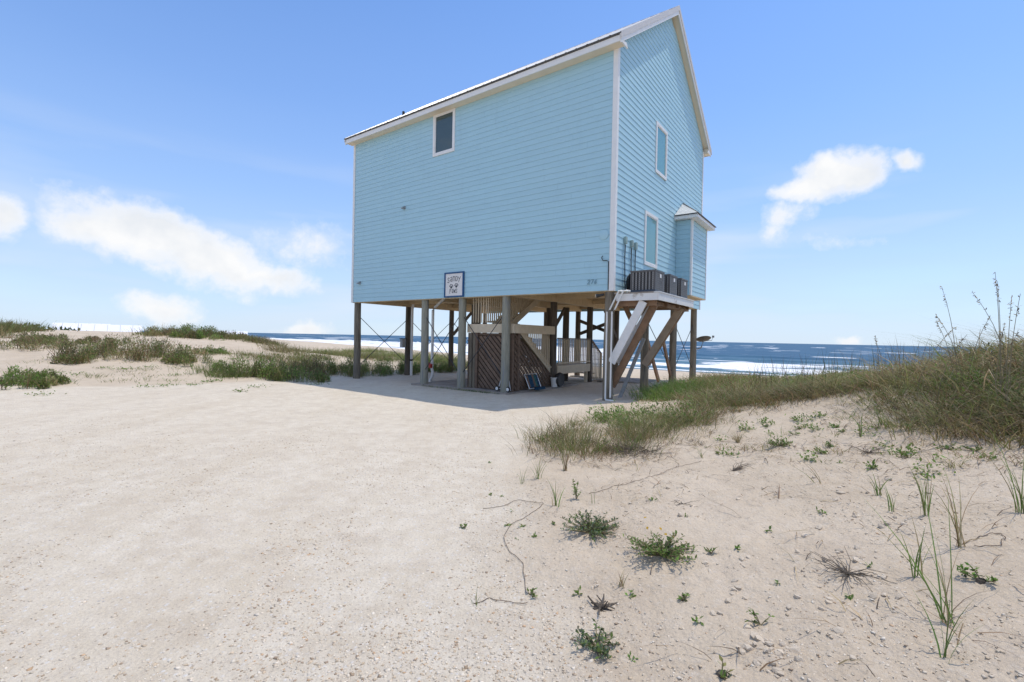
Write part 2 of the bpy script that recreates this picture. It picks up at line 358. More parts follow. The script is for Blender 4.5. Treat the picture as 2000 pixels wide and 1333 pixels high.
def sheet(name, q, m):
    used, inv = np.unique(q, return_inverse=True); v = verts[used]; q = inv.reshape(-1, 4)
    me = bpy.data.meshes.new(name); me.vertices.add(len(v)); me.vertices.foreach_set('co', v.ravel())
    me.loops.add(q.size); me.polygons.add(len(q)); me.loops.foreach_set('vertex_index', q.ravel().astype(np.int32))
    me.polygons.foreach_set('loop_start', np.arange(0, q.size, 4, dtype=np.int32)); me.polygons.foreach_set('loop_total', np.full(len(q), 4, np.int32))
    me.polygons.foreach_set('use_smooth', np.ones(len(q), bool)); me.update(); me.validate()
    a = me.attributes.new('gravel', 'FLOAT', 'POINT'); a.data.foreach_set('value', dm[used].astype(np.float32))
    wet = sstep(36.5, 42, vv_[used]); a = me.attributes.new('wet', 'FLOAT', 'POINT'); a.data.foreach_set('value', wet.astype(np.float32))
    me.materials.append(m); return link(name, me)
def sand_material():
    m = bpy.data.materials.new('shell_sand'); m.use_nodes = True; t = m.node_tree; t.nodes.clear(); N = NT(t)
    g = N.n('ShaderNodeNewGeometry').outputs['Position']
    at = N.n('ShaderNodeAttribute', attribute_name='gravel').outputs['Fac']
    wet = N.n('ShaderNodeAttribute', attribute_name='wet').outputs['Fac']
    big = N.noise(g, .9, 5, .6); mid = N.noise(g, 7, 5, .65); fine = N.noise(g, 90, 4, .7); vfine = N.noise(g, 260, 2, .6)
    sand = N.mix(N.ramp(big, [(.3, 0.0), (.7, 1.0)]), SAND_A, SAND_B)
    grav = N.mix(N.ramp(mid, [(.35, 0.0), (.68, 1.0)]), GRAV_A, GRAV_B)
    # wheel worn streaks of finer shell running towards the house
    mp = N.n('ShaderNodeMapping'); mp.inputs['Rotation'].default_value = (0, 0, R(-24)); mp.inputs['Scale'].default_value = (1.5, .22, 1); N.link(g, mp.inputs['Vector'])
    st_ = N.noise(mp.outputs[0], 1.1, 5, .65)
    grav = N.mix(N.ramp(st_, [(.44, 0.0), (.64, .45)]), grav, GRAV_C)
    c = N.mix(at, sand, grav)
    # shell chips and dark grains
    vo = N.n('ShaderNodeTexVoronoi', feature='F1'); vo.inputs['Scale'].default_value = 42; N.link(g, vo.inputs['Vector'])
    chip = N.n('ShaderNodeSeparateColor'); N.link(vo.outputs['Color'], chip.inputs[0])
    light = N.math('MULTIPLY', N.ramp(chip.outputs[0], [(.80, 0.0), (.84, 1.0)]), N.ramp(vo.outputs['Distance'], [(.30, 1.0), (.42, 0.0)]))
    dark = N.math('MULTIPLY', N.ramp(chip.outputs[1], [(.86, 0.0), (.90, 1.0)]), N.ramp(vo.outputs['Distance'], [(.22, 1.0), (.34, 0.0)]))
    k = N.math('ADD', N.math('MULTIPLY', at, .75), .2)
    c = N.mix(N.math('MULTIPLY', light, N.math('MULTIPLY', k, .8)), c, (.74, .71, .67))
    c = N.mix(N.math('MULTIPLY', dark, N.math('MULTIPLY', k, .6)), c, (.30, .24, .19))
    mott = N.noise(g, 2.3, 7, .75)
    c = N.mix(N.ramp(mott, [(.36, .32), (.54, 0.0)]), c, (.46, .37, .28))
    c = N.mix(N.ramp(N.noise(g, 16, 5, .75), [(.52, 0.0), (.68, .30)]), c, (.72, .66, .58))
    c = N.mix(N.ramp(fine, [(.32, .40), (.55, 0.0)]), c, (.40, .33, .27))  # small pits darkened: their shade is put into the sand colour
    c = N.mix(N.math('MULTIPLY', wet, .7), c, (.30, .25, .20))
    p = N.n('ShaderNodeBsdfPrincipled'); N.link(c, p.inputs['Base Color']); p.inputs['Roughness'].default_value = .95; p.inputs['Specular IOR Level'].default_value = .15
    hgt = N.math('ADD', N.math('MULTIPLY', fine, .5), N.math('ADD', N.math('MULTIPLY', vfine, .3), N.math('MULTIPLY', N.math('SUBTRACT', 1.0, vo.outputs['Distance']), .5)))
    bn = N.n('ShaderNodeBump', i_Strength=.85, i_Distance=.016); N.link(hgt, bn.inputs['Height']); N.link(bn.outputs[0], p.inputs['Normal'])
    o = N.n('ShaderNodeOutputMaterial'); N.link(p.outputs[0], o.inputs['Surface']); return m
M['sand'] = sand_material()
sand_o = tag(sheet('sand_ground', quads[~qd], M['sand']), None, None, None, 'structure')
drive_o = tag(sheet('shell_driveway', quads[qd], M['sand']), None, None, None, 'structure')
# ------------------------------------------------------------------ sea
SEA = -1.80
def su(n0, n1, step, grow, hi):
    v = list(np.arange(n0, n1, step)); s = step
    while v[-1] < hi: s *= grow; v.append(v[-1]+s)
    return np.array(v)
ua = su(0, 170, .62, 1.10, 9000); ua = np.concatenate([-ua[:0:-1], ua]) + 20
va = su(39.0, 160, .42, 1.045, 9000)
UA, VA = np.meshgrid(ua, va, indexing='ij')
wob = (fbm(UA*.02, VA*.0+3, 91)-.5)
Z = SEA + np.zeros_like(UA); foam = np.zeros_like(UA)
Z += sstep(60, 140, VA)*(1-sstep(500, 1500, VA))*((fbm(UA*.05, VA*.16, 97)-.5)*.5)
# rolling breakers: steep seaward-lit crests with white water behind and before them
for v0, h, amp, sd_, wash in ((104, .95, 9, 3, 14), (82, .60, 8, 13, 13), (66, .45, 6, 29, 10), (54, .26, 4, 43, 7)):
    brk = sstep(.36, .60, fbm(UA*.016+v0, VA*0+v0*.37, 131+sd_))
    c0 = v0 + (fbm(UA*.03, VA*0+.5, 101+sd_)-.5)*2*amp
    d = VA-c0
    lump = .55+.9*fbm(UA*.35, VA*.35, 141+sd_)
    prof_w = np.where(d < 0, np.exp(-(d/1.1)**2), np.exp(-(d/4.0)**2))
    Z += h*prof_w*(.45+.55*brk)*lump
    w = np.where(d < 0, np.clip(1+d/wash, 0, 1), np.exp(-(d/1.3)**2))
    tex = fbm(UA*.22, VA*.55, 151+sd_)
    foam = np.maximum(foam, brk*sstep(.34, .66, w*.72+(tex-.5)*.9*(1-.55*np.exp(-(d/2.2)**2))+.08))
# white caps farther out
cap = sstep(.70, .76, fbm(UA*.05, VA*.22, 171, 3))*sstep(110, 140, VA)*(1-sstep(450, 900, VA))
foam = np.maximum(foam, cap)
# swash on the sand
edge = 43.5+(fbm(UA*.06, VA*0, 181)-.5)*3
foam = np.maximum(foam, np.exp(-((VA-edge-1.2)/1.0)**2)*.9)
foam = np.maximum(foam, sstep(.57, .68, fbm(UA*.16, VA*.5, 191))*sstep(46, 50, VA)*(1-sstep(84, 100, VA))*.8)
c_, s_ = math.cos(HTH), math.sin(HTH)
sv = np.stack([HX+c_*UA-s_*VA, HY+s_*UA+c_*VA, Z], -1).reshape(-1, 3)
nu, nv = UA.shape; ix = np.arange(nu*nv).reshape(nu, nv)
sq = np.stack([ix[:-1, :-1], ix[1:, :-1], ix[1:, 1:], ix[:-1, 1:]], -1).reshape(-1, 4)
me = bpy.data.meshes.new('sea'); me.vertices.add(len(sv)); me.vertices.foreach_set('co', sv.ravel()); me.loops.add(sq.size); me.polygons.add(len(sq))
me.loops.foreach_set('vertex_index', sq.ravel().astype(np.int32)); me.polygons.foreach_set('loop_start', np.arange(0, sq.size, 4, dtype=np.int32)); me.polygons.foreach_set('loop_total', np.full(len(sq), 4, np.int32))
me.polygons.foreach_set('use_smooth', np.ones(len(sq), bool)); me.update(); me.validate()
a = me.attributes.new('foam', 'FLOAT', 'POINT'); a.data.foreach_set('value', foam.ravel().astype(np.float32))
a = me.attributes.new('depth', 'FLOAT', 'POINT'); a.data.foreach_set('value', sstep(44, 130, VA).ravel().astype(np.float32))
def sea_material():
    m = bpy.data.materials.new('sea_water'); m.use_nodes = True; t = m.node_tree; t.nodes.clear(); N = NT(t)
    f = N.n('ShaderNodeAttribute', attribute_name='foam').outputs['Fac']; d = N.n('ShaderNodeAttribute', attribute_name='depth').outputs['Fac']
    g = N.n('ShaderNodeNewGeometry').outputs['Position']
    mp = N.n('ShaderNodeMapping'); mp.inputs['Rotation'].default_value = (0, 0, -HTH); mp.inputs['Scale'].default_value = (.25, 1, 1); N.link(g, mp.inputs['Vector'])
    w1 = N.noise(mp.outputs[0], .22, 5, .6); w2 = N.noise(mp.outputs[0], 1.3, 4, .6)
    c = N.mix(d, SEA_NEAR, SEA_FAR)
    c = N.mix(N.ramp(w1, [(.4, 0.0), (.65, .5)]), c, SEA_DARK)
    fb = N.noise(g, 1.6, 5, .7)
    fm = N.math('ADD', f, N.math('MULTIPLY', N.math('SUBTRACT', fb, .5), .55))
    fm = N.math('MULTIPLY', N.ramp(fm, [(.32, 0.0), (.62, 1.0)]), N.ramp(f, [(.02, 0.0), (.12, 1.0)]))
    p = N.n('ShaderNodeBsdfPrincipled'); N.link(N.mix(fm, c, (.86, .87, .88)), p.inputs['Base Color'])
    N.link(N.ramp(fm, [(0, .5), (1, .9)]), p.inputs['Roughness']); p.inputs['Specular IOR Level'].default_value = .06
    bn = N.n('ShaderNodeBump', i_Strength=.8, i_Distance=.25); N.link(N.math('ADD', w1, N.math('MULTIPLY', w2, .5)), bn.inputs['Height']); N.link(bn.outputs[0], p.inputs['Normal'])
    o = N.n('ShaderNodeOutputMaterial'); N.link(p.outputs[0], o.inputs['Surface']); return m
me.materials.append(sea_material()); sea_o = tag(link('sea', me), None, None, None, 'structure')
# ------------------------------------------------------------------ the house on stilts
L, Wd, ZB, ZT = 10.806, 8.114, 2.746, 8.84
SL = .715
def roof_z(y): yy = y if y <= Wd/2 else Wd-y; return 8.98 + SL*(yy+.30)
house = empty('stilt_house', (HX, HY, 0), HTH)
tag(house, 'tall light blue clapboard beach house raised on round wooden pilings', 'house')
NC = 39; CH = (ZT-ZB)/NC
_bc = {}
def board(parent, x0, x1, x2, x3, z, h, origin, rz, bot=.017, top=.006):
    """a lapped siding board, bottom edge x0..x1, top edge x2..x3 measured along the wall"""
    key = (round(x1-x0, 3), round(x2-x0, 3), round(x3-x0, 3), round(h, 4))
    if key not in _bc:
        w, a, b, hh = key
        m = MB(); m.add([(0,0,0),(w,0,0),(w,-bot,0),(0,-bot,0),(a,0,hh),(b,0,hh),(b,-top,hh),(a,-top,hh)],
                        [(0,3,2,1),(4,5,6,7),(3,7,6,2),(0,1,5,4),(0,4,7,3),(1,2,6,5)])
        _bc[key] = m.mesh('siding_board', M['siding'])
    c, s = math.cos(rz), math.sin(rz)
    return link('siding_board', _bc[key], parent, (origin[0]+c*x0, origin[1]+s*x0, z), rz)
def cut(a, b, holes):
    segs = [(a, b)]
    for h0, h1 in holes:
        out = []
        for s0, s1 in segs:
            if h1 <= s0 or h0 >= s1: out.append((s0, s1)); continue
            if h0 > s0: out.append((s0, h0))
            if h1 < s1: out.append((h1, s1))
        segs = out
    return segs
def courses(parent, a, b, z0, n, h, origin, rz, openings, joint, lim=None):
    for k in range(n):
        z = z0 + k*h
        lo0, hi0, lo1, hi1 = a, b, a, b
        if lim:
            lo0, hi0 = lim(z); lo1, hi1 = lim(z+h)
            lo0 = max(lo0, a); lo1 = max(lo1, a); hi0 = min(hi0, b); hi1 = min(hi1, b)
        holes = [(o[0], o[1]) for o in openings if z+h > o[2]+.02 and z < o[3]-.02]
        for s0, s1 in cut(lo0, hi0, holes):
            t0 = lo1 if s0 == lo0 else s0; t1 = hi1 if s1 == hi0 else s1
            j = s0 + joint*(.35 + .6*((k*7) % 5)/5); js = []
            while j < s1-.5:
                if j > max(s0, t0)+.4: js.append(j)
                j += joint
            js = [q for q in js if q < t1-.3]
            e0 = [s0]+js; e1 = js+[s1]
            for i, (p, q) in enumerate(zip(e0, e1)):
                g = .0012
                board(parent, p+(g if i else 0), q-(g if i < len(e0)-1 else 0), (t0 if i == 0 else p+g), (t1 if i == len(e0)-1 else q-g), z, h-.0015, origin, rz)
# front wall (towards the drive)
fw = MB().box(-L, 0, .002, .14, ZB+.004, ZT+.1).build('front_wall', M['siding'], house)
courses(fw, -L+.09, -.11, ZB, NC, CH, (0, 0), 0, [(-6.42, -5.60, 7.53, 8.84)], 3.66)
# gable wall (right), y runs along the board
gw = MB().prism([(0, ZB+.004), (Wd, ZB+.004), (Wd, 8.75), (Wd/2, roof_z(Wd/2)-.26), (0, 8.75)], 0, -.14, -.002).build('gable_wall', M['siding'], house)
def glim(z):
    if z < 8.7: return (0, Wd)
    y = (z+.20-8.98)/SL-.30
    return (max(0, y), min(Wd, Wd-y))
NG = int((roof_z(Wd/2)-.30-ZB)/CH)
courses(gw, .10, Wd-.10, ZB, NG, CH, (0, 0), math.pi/2, [(2.88, 3.72, 6.62, 8.00), (2.12, 3.02, 3.76, 5.16), (4.95, 6.80, 3.03, 5.62)], 4.9, glim)
MB().box(-L, -.14, Wd-.14, Wd-.002, ZB+.004, ZT+.1).build('back_wall', M['siding'], house)
MB().prism([(.14, ZB+.004), (Wd-.14, ZB+.004), (Wd-.14, 8.75), (Wd/2, roof_z(Wd/2)-.26), (.14, 8.75)], 0, -L+.002, -L+.14).build('side_wall', M['siding'], house)
# corner boards
for nm, b in (('corner_board', (-.10, .03, -.03, -.001, ZB-.01, ZT)), ('corner_board', (.001, .03, -.001, .085, ZB-.01, 8.86)),
              ('corner_board', (.001, .03, Wd-.09, Wd+.02, ZB-.01, 8.86)), ('corner_board', (-L-.03, -L+.08, -.03, -.001, ZB-.01, ZT)), ('corner_board', (-L-.03, -L-.001, -.001, .08, ZB-.01, ZT))):
    MB().box(*b).build(nm, M['white'], house)
# windows: frame, sash, pane as parts
def window(a0, a1, z0, z1, plane, gl, tw=.085):
    """plane 'f': front wall (a along x); 'g': gable wall (a along y)"""
    def bx(m, a, b, d0, d1, c, d):
        if plane == 'f': m.box(a, b, -d1, -d0, c, d)
        else: m.box(d0, d1, a, b, c, d)
    w = MB(); bx(w, a0, a0+tw, .001, .04, z0, z1); bx(w, a1-tw, a1, .001, .04, z0, z1)
    bx(w, a0+tw, a1-tw, .001, .039, z1-tw, z1); bx(w, a0+tw, a1-tw, .001, .039, z0, z0+tw)
    wo_ = w.build('window', M['white'], house)
    s = MB(); i0, i1, j0, j1 = a0+tw, a1-tw, z0+tw, z1-tw; t = .028
    bx(s, i0+.001, i0+t, .004, .024, j0, j1); bx(s, i1-t, i1-.001, .004, .024, j0, j1); bx(s, i0+t, i1-t, .004, .023, j1-t, j1-.001); bx(s, i0+t, i1-t, .004, .023, j0+.001, j0+t)
    s.build('sash', M['white'], wo_)
    g = MB(); bx(g, i0+t-.003, i1-t+.003, .006, .011, j0+t-.003, j1-t+.003); g.build('pane', gl, wo_)
window(-6.50, -5.52, 7.44, 8.84, 'f', M['glass_dark'])
window(2.80, 3.80, 6.55, 8.07, 'g', M['glass_teal'])
window(2.04, 3.10, 3.68, 5.23, 'g', M['glass_teal'])
# roof
XL, XR = -L-.17, .22
ridge = Wd/2
roof = MB()
for sgn in (0, 1):
    f = (lambda y: y) if sgn == 0 else (lambda y: Wd-y)
    roof.prism([(f(-.30), roof_z(-.30)-.17), (f(-.30), roof_z(-.30)), (f(ridge), roof_z(ridge)), (f(ridge), roof_z(ridge)-.17)], 0, XL+.02, XR-.03)
roof = roof.build('roof', M['cream'], house)
# boxed eaves, fascia
for sgn in (0, 1):
    f = (lambda y: y) if sgn == 0 else (lambda y: Wd-y)
    MB().prism([(f(-.285), 8.80), (f(-.012), 8.80), (f(-.012), 8.99), (f(-.285), 8.83)], 0, XL+.03, XR-.035).build('soffit', M['cream'], roof)
    MB().prism([(f(-.318), 8.785), (f(-.288), 8.785), (f(-.288), 8.985), (f(-.318), 8.975)], 0, XL, XR-.004).build('fascia', M['white'], roof)
    MB().prism([(f(-.36), 8.945), (f(-.320), 8.93), (f(-.305), 9.0), (f(-.36), 8.97)], 0, XL-.02, XR+.01).build('drip_edge', M['dark_edge'], roof)
    for xa, xb in ((XR-.028, XR), (XL-.006, XL+.018)):
        MB().prism([(f(-.31), roof_z(-.31)-.235), (f(-.31), roof_z(-.31)-.10), (f(ridge), roof_z(ridge)-.10), (f(ridge), roof_z(ridge)-.235)], 0, xa, xb).build('rake_board', M['white'], roof)
        MB().prism([(f(-.35), roof_z(-.35)-.115), (f(-.35), roof_z(-.35)+.045), (f(ridge), roof_z(ridge)+.045), (f(ridge), roof_z(ridge)-.115)], 0, xa+.006, xb+.022).build('rake_trim', M['rake'], roof)
    # boxed end of the eave below the rake
    MB().prism([(f(-.316), 8.79), (f(.12), 8.79), (f(.02), 8.90), (f(-.28), 8.80)], 0, XR-.034, XR-.002).build('eave_return', M['white'], roof)
# ribbed roof panels
npan = 12; pw = (XR-.02-(XL+.02))/npan; slope_len = math.hypot(ridge+.36, SL*(ridge+.36))
prof = []
for r_ in range(3):
    x = r_*pw/3
    prof += [(x, 0), (x+.02, 0), (x+.035, .026), (x+.075, .026), (x+.09, 0)]
prof.append((pw-.002, 0))
pm = MB()
cs, sn = 1/math.hypot(1, SL), SL/math.hypot(1, SL)
vv = []
for t in (0, slope_len):
    for x, h in prof: vv.append((x, t*cs-h*sn, t*sn+h*cs))
    for x, h in prof[::-1]: vv.append((x, t*cs-(h-.004)*sn, t*sn+(h-.004)*cs))
n_ = 2*len(prof)
pm.add(vv, [(i, (i+1) % n_, n_+(i+1) % n_, n_+i) for i in range(n_)])
pmesh = pm.mesh('roof_panel', M['metal_roof'])
for k in range(npan):
    link('roof_panel', pmesh, roof, (XL+.02+k*pw, -.36, roof_z(-.36)+.012), 0)
    link('roof_panel', pmesh, roof, (XR-.02-k*pw, Wd+.36, roof_z(-.36)+.012), math.pi)
MB().prism([(ridge-.16, roof_z(ridge)-.065), (ridge, roof_z(ridge)+.055), (ridge+.16, roof_z(ridge)-.065), (ridge, roof_z(ridge)+.045)], 0, XL, XR+.012).build('ridge_cap', M['metal_roof'], roof)
v_ = MB(); v_.tube([(-9.2, 1.0, roof_z(1.0)), (-9.2, 1.0, roof_z(1.0)+.16)], .05, 10); v_.build('vent_pipe', M['black'], roof)
# bay
B0, B1, BX, BZ0, BZ1 = 4.95, 6.80, .52, 3.03, 5.52
bay = MB().box(.002, BX, B0+.002, B1, BZ0, BZ1).build('bay', M['siding'], house)
nb = 16; bh = (BZ1-BZ0)/nb
courses(bay, .024, BX-.03, BZ0, nb, bh, (0, B0), 0, [], 9)
courses(bay, B0+.09, B1-.08, BZ0, nb, bh, (BX, 0), math.pi/2, [], 9)
MB().box(BX-.03, BX+.03, B0-.03, B0+.001, BZ0-.005, BZ1).build('corner_board', M['white'], bay)
MB().box(BX+.001, BX+.03, B0+.001, B0+.085, BZ0-.005, BZ1).build('corner_board', M['white'], bay)
MB().box(BX+.001, BX+.03, B1-.07, B1+.01, BZ0-.005, BZ1).build('corner_board', M['white'], bay)
MB().box(.02, BX+.02, B0-.02, B1+.01, BZ0-.04, BZ0-.006).build('bay_floor', M['tan'], bay)
e = .24
br = MB()
br.add([(.0, B0-e, 5.53), (BX+e, B0-e, 5.53), (BX+e, B1+e, 5.53), (.0, B1+e, 5.53), (.0, B0-e, 5.63), (BX+e, B0-e, 5.63), (BX+e, B1+e, 5.63), (.0, B1+e, 5.63)],
       [(0,1,2,3),(0,4,5,1),(1,5,6,2),(2,6,7,3),(4,7,6,5)])
bay_roof = br.build('bay_roof', M['white'], bay)
e2 = e+.03
hp = [(.024, B0-e2, 5.66), (BX+e2, B0-e2, 5.66), (BX+e2, B1+e2, 5.66), (.024, B1+e2, 5.66), (.024, B0+.62, 6.26), (.024, B1-.62, 6.26)]
def hipface(nm, idx):
    m = MB(); P = [Vector(hp[i]) for i in idx]; nrm = (P[1]-P[0]).cross(P[2]-P[0]).normalized()
    if nrm.z < 0: nrm = -nrm
    n = len(P); m.add([p for p in P]+[p-nrm*.02 for p in P], [tuple(range(n)), tuple(range(n, 2*n))]+[(i, (i+1) % n, n+(i+1) % n, n+i) for i in range(n)])
    m.build(nm, M['metal_roof'], bay_roof)
hipface('roof_panel', (0, 1, 4)); hipface('roof_panel', (1, 2, 5, 4)); hipface('roof_panel', (2, 3, 5))
ed = MB(); ed.box(.024, BX+e2-.002, B0-e2-.004, B0-e2+.02, 5.632, 5.662); ed.box(BX+e2-.02, BX+e2+.004, B0-e2+.022, B1+e2, 5.632, 5.662); ed.build('drip_edge', M['dark_edge'], bay_roof)
for a, b in (((BX+e2-.02, B0-e2+.02, 5.668), (.03, B0+.62, 6.275)),):
    MB().beam(a, b, .03, .02).build('hip_seam', M['dark_edge'], bay_roof)
# floor frame: ceiling, beams with cladding boards
MB().box(-L+.05, -.05, .145, Wd-.145, ZB+.30, ZB+.34).build('ceiling', M['tan_ceiling'], house)
MB().box(-L+.02, -.02, .012, .14, ZB-.02, ZB+.001).build('front_skirt', M['tan'], house)
ROWS = [-10.65, -6.9, -5.2, -3.35, -.15]
for x in ROWS:
    bm_ = MB().box(x-.11, x+.11, .145, Wd-.145, ZB-.005, ZB+.299).build('beam', M['tan'], house)
    if x in (-3.35, -5.2, -10.65):
        n = 18; w = (Wd-.32)/n
        bd = MB().box(0, .018, .005, w-.006, ZB-.012, ZB+.295).mesh('cladding_board', M['tan'])
        for k in range(n): link('cladding_board', bd, bm_, (x+.111, .16+k*w, 0))
for y in (2.7, 5.4, 7.85):
    MB().box(-L+.16, -.28, y-.06, y+.06, ZB+.10, ZB+.298).build('cross_joist', M['tan'], house)
# ceiling panels between the beams
for i in range(4):
    xa, xb = ROWS[i]+.13, ROWS[i+1]-.13
    for j, (ya, yb) in enumerate(((.15, 2.63), (2.77, 5.33), (5.47, 7.78))):
        nn = 2; dy = (yb-ya)/nn
        for q in range(nn):
            MB().box(xa, xb, ya+q*dy+.006, ya+(q+1)*dy-.006, ZB+.285, ZB+.2995).build('ceiling_panel', M['tan_ceiling'], house)
# pilings
def piling(x, y, r=.12, top=ZB-.006, m='piling', lean=0.0):
    X, Y = wor(x, y); g = gz(X, Y)
    n = 12; rings = 9; v = []; f = []
    ph = random.random()*9
    for i in range(rings):
        t = i/(rings-1); z = (g-.5)*(1-t)+top*t
        for k in range(n):
            a = 2*math.pi*k/n; rr = r*(1.05-.1*t)*(1+.035*math.sin(3*a+ph+t*4)+.03*math.sin(ph*3+t*9+a))
            v.append((x+rr*math.cos(a)+lean*t, y+rr*math.sin(a), z))
    f = [(i*n+k, i*n+(k+1) % n, (i+1)*n+(k+1) % n, (i+1)*n+k) for i in range(rings-1) for k in range(n)]
    f += [tuple(range(n))[::-1], tuple(range((rings-1)*n, rings*n))]
    return MB().add(v, f).build('piling', M[m], house, True)
PIL = []
for x in ROWS:
    for y in (.15, 2.7, 5.4, 7.9):
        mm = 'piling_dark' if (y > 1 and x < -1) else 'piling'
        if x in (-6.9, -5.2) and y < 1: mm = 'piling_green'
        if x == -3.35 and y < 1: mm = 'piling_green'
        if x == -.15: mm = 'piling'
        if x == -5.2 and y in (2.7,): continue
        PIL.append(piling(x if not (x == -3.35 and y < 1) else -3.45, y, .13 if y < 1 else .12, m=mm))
piling(-4.35, 5.3, .13, m='piling_dark'); piling(-6.25, 2.1, .14, m='piling_dark')
# bracing rods between pilings
def rodx(p, q, z0=.25, z1=2.25):
    for a, b in (((p[0], p[1], z1), (q[0], q[1], z0)), ((p[0], p[1], z0), (q[0], q[1], z1))):
        MB().tube([a, b], .012, 6).build('brace_rod', M['cable'], house)
for y0, y1 in ((.15, 2.7), (2.7, 5.4), (5.4, 7.9)):
    rodx((-10.62, y0), (-10.62, y1)); 
    if y0 > 1: rodx((-.15, y0), (-.15, y1), .4, 2.2)
rodx((-6.9, .10), (-5.2, .10)); rodx((-5.2, .10), (-3.45, .10))
# timber cross brace and knee braces
for a, b in (((-5.2, 7.9, 2.35), (-3.35, 7.9, 1.7)), ((-5.2, 7.86, 1.7), (-3.35, 7.86, 2.35)), ((-10.62, 5.5, 1.6), (-10.62, 6.8, 2.72)), ((-3.3, 6.6, 2.7), (-3.3, 7.8, 1.6)), ((-4.35, 5.2, 2.7), (-4.35, 4.2, 1.7)),
             ((-.15, 2.9, 1.5), (-.15, 4.0, .2)), ((-.15, 4.4, 1.45), (-.15, 5.2, .3)), ((-.9, 2.75, 2.7), (-.3, 2.75, 1.5))):
    MB().beam(a, b, .06, .14).build('knee_brace', M['piling_dark'] if a[0] < -1 else M['timber'], house)
# drain pipes hanging below the floor
MB().tube([(-10.35, 2.72, ZB+.2), (-10.42, 2.72, ZB-.12), (-10.42, 2.72, -.4)], .055, 10).build('drain_pipe', M['pvc'], house, True)
MB().tube([(-10.42, 2.72, .42), (-10.42, 2.72, .50)], .062, 10).build('pipe_coupling', M['black'], house)
MB().tube([(-6.5, .75, ZB+.15), (-7.05, .75, ZB-.22), (-7.15, .75, ZB-.34), (-7.15, .75, .35), (-7.10, .75, .2), (-7.12, .75, .08), (-7.22, .75, -.05), (-7.25, .75, -.3)], .05, 10).build('drain_pipe', M['pvc'], house, True)
vl = MB(); vl.box(-7.16, -7.08, .60, .70, .38, .52); vl.tube([(-7.2, .62, .56), (-7.02, .62, .50)], .018, 6); vl.build('shut_off_valve', M['red'], house)
# small fittings on the front wall
def fitting(x, z):
    m = MB(); m.box(x-.05, x+.05, -.045, -.018, z-.05, z+.05); m.prism([(-.05, z+.045), (-.15, z-.02), (-.15, z-.045), (-.05, z-.05)], 0, x-.045, x+.045); m.build('vent_hood', M['grey'], house)
fitting(-7.86, 5.96); fitting(-10.31, 3.47)
m = MB(); m.lathe([(.13, -.014), (.13, -.030), (.12, -.034)], 24, (-.27, 0, 4.17), 1); m.build('round_cover_plate', M['siding'], house, True)
MB().tube([(-.29, -.03, 3.63), (-.30, -.06, 3.58), (-.25, -.07, 3.50), (-.17, -.06, 3.50), (-.115, -.04, 3.48), (-.115, -.035, 2.76)], .012, 6).build('service_cable', M['cable'], house)
# house number 276
def strokes(m, polys, x0, z0, w, h, wid, place, slant=0.0):
    for poly in polys:
        pts = [(x0+(p[0]+slant*p[1])*w, z0+p[1]*h) for p in poly]
        for (a, b) in zip(pts, pts[1:]):
            d = Vector((b[0]-a[0], b[1]-a[1])); 
            if d.length < 1e-6: continue
            d.normalize(); nx, nz = -d.y*wid/2, d.x*wid/2; ex, ez = d.x*wid*.4, d.y*wid*.4
            q = [(a[0]-ex+nx, a[1]-ez+nz), (b[0]+ex+nx, b[1]+ez+nz), (b[0]+ex-nx, b[1]+ez-nz), (a[0]-ex-nx, a[1]-ez-nz)]
            place(m, q)
NUM = {'2': [[(0, .75), (.15, .97), (.6, 1), (.85, .8), (.7, .5), (0, 0), (.9, 0)]], '7': [[(0, 1), (.9, 1), (.35, 0)]], '6': [[(.8, 1), (.3, .7), (.05, .3), (.25, .02), (.7, .03), (.85, .3), (.6, .52), (.15, .42)]]}
ycnt = [0]
def place_front(m, q):
    ycnt[0] += 1; d = -.026 - .0004*(ycnt[0] % 7)
    m.add([(p[0], d, p[1]) for p in q]+[(p[0], d-.008, p[1]) for p in q], [(0,1,2,3),(7,6,5,4),(0,4,5,1),(1,5,6,2),(2,6,7,3),(3,7,4,0)])
for k, ch in enumerate('276'):
    m = MB(); strokes(m, NUM[ch], -.70+k*.095, 2.935, .062, .105, .018, place_front, .25); tag(m.build('house_numeral', M['num'], house), None)
# disconnect boxes and conduits on the gable wall
for k, (y, z) in enumerate(((.62, 4.0), (1.05, 3.98), (1.33, 3.97))):
    m = MB(); m.box(.016, .085, y-.045, y+.045, z+.02, z+.20); b = m.build('disconnect_box', M['box_blue'], house)
    MB().tube([(.045, y, z), (.045, y-.02, z-.35), (.05, y+.01, 3.0), (.06, y+.05, 2.74)], .014, 6).build('conduit', M['cable'], b)
m = MB()
for k in range(6):
    rr = .11+.012*k; m.tube([(.05+.012*k, .80+rr*.6*math.cos(a), 3.0+rr*1.5*math.sin(a)) for a in np.linspace(0, 2*math.pi, 15)], .011, 5, False)
m.build('cable_coil', M['black'], house)
# flood light under the corner
m = MB(); m.tube([(-.22, -.04, ZB-.10), (-.36, -.05, ZB-.13)], .035, 8); m.lathe([(.05, -.42), (.045, -.36), (.03, -.33)], 10, (0, -.05, ZB-.13), 0); m.build('flood_light', M['black'], house)
m = MB(); m.lathe([(.046, -.435), (.05, -.42)], 10, (0, -.05, ZB-.13), 0); m.build('lamp_lens', M['cream'], house)
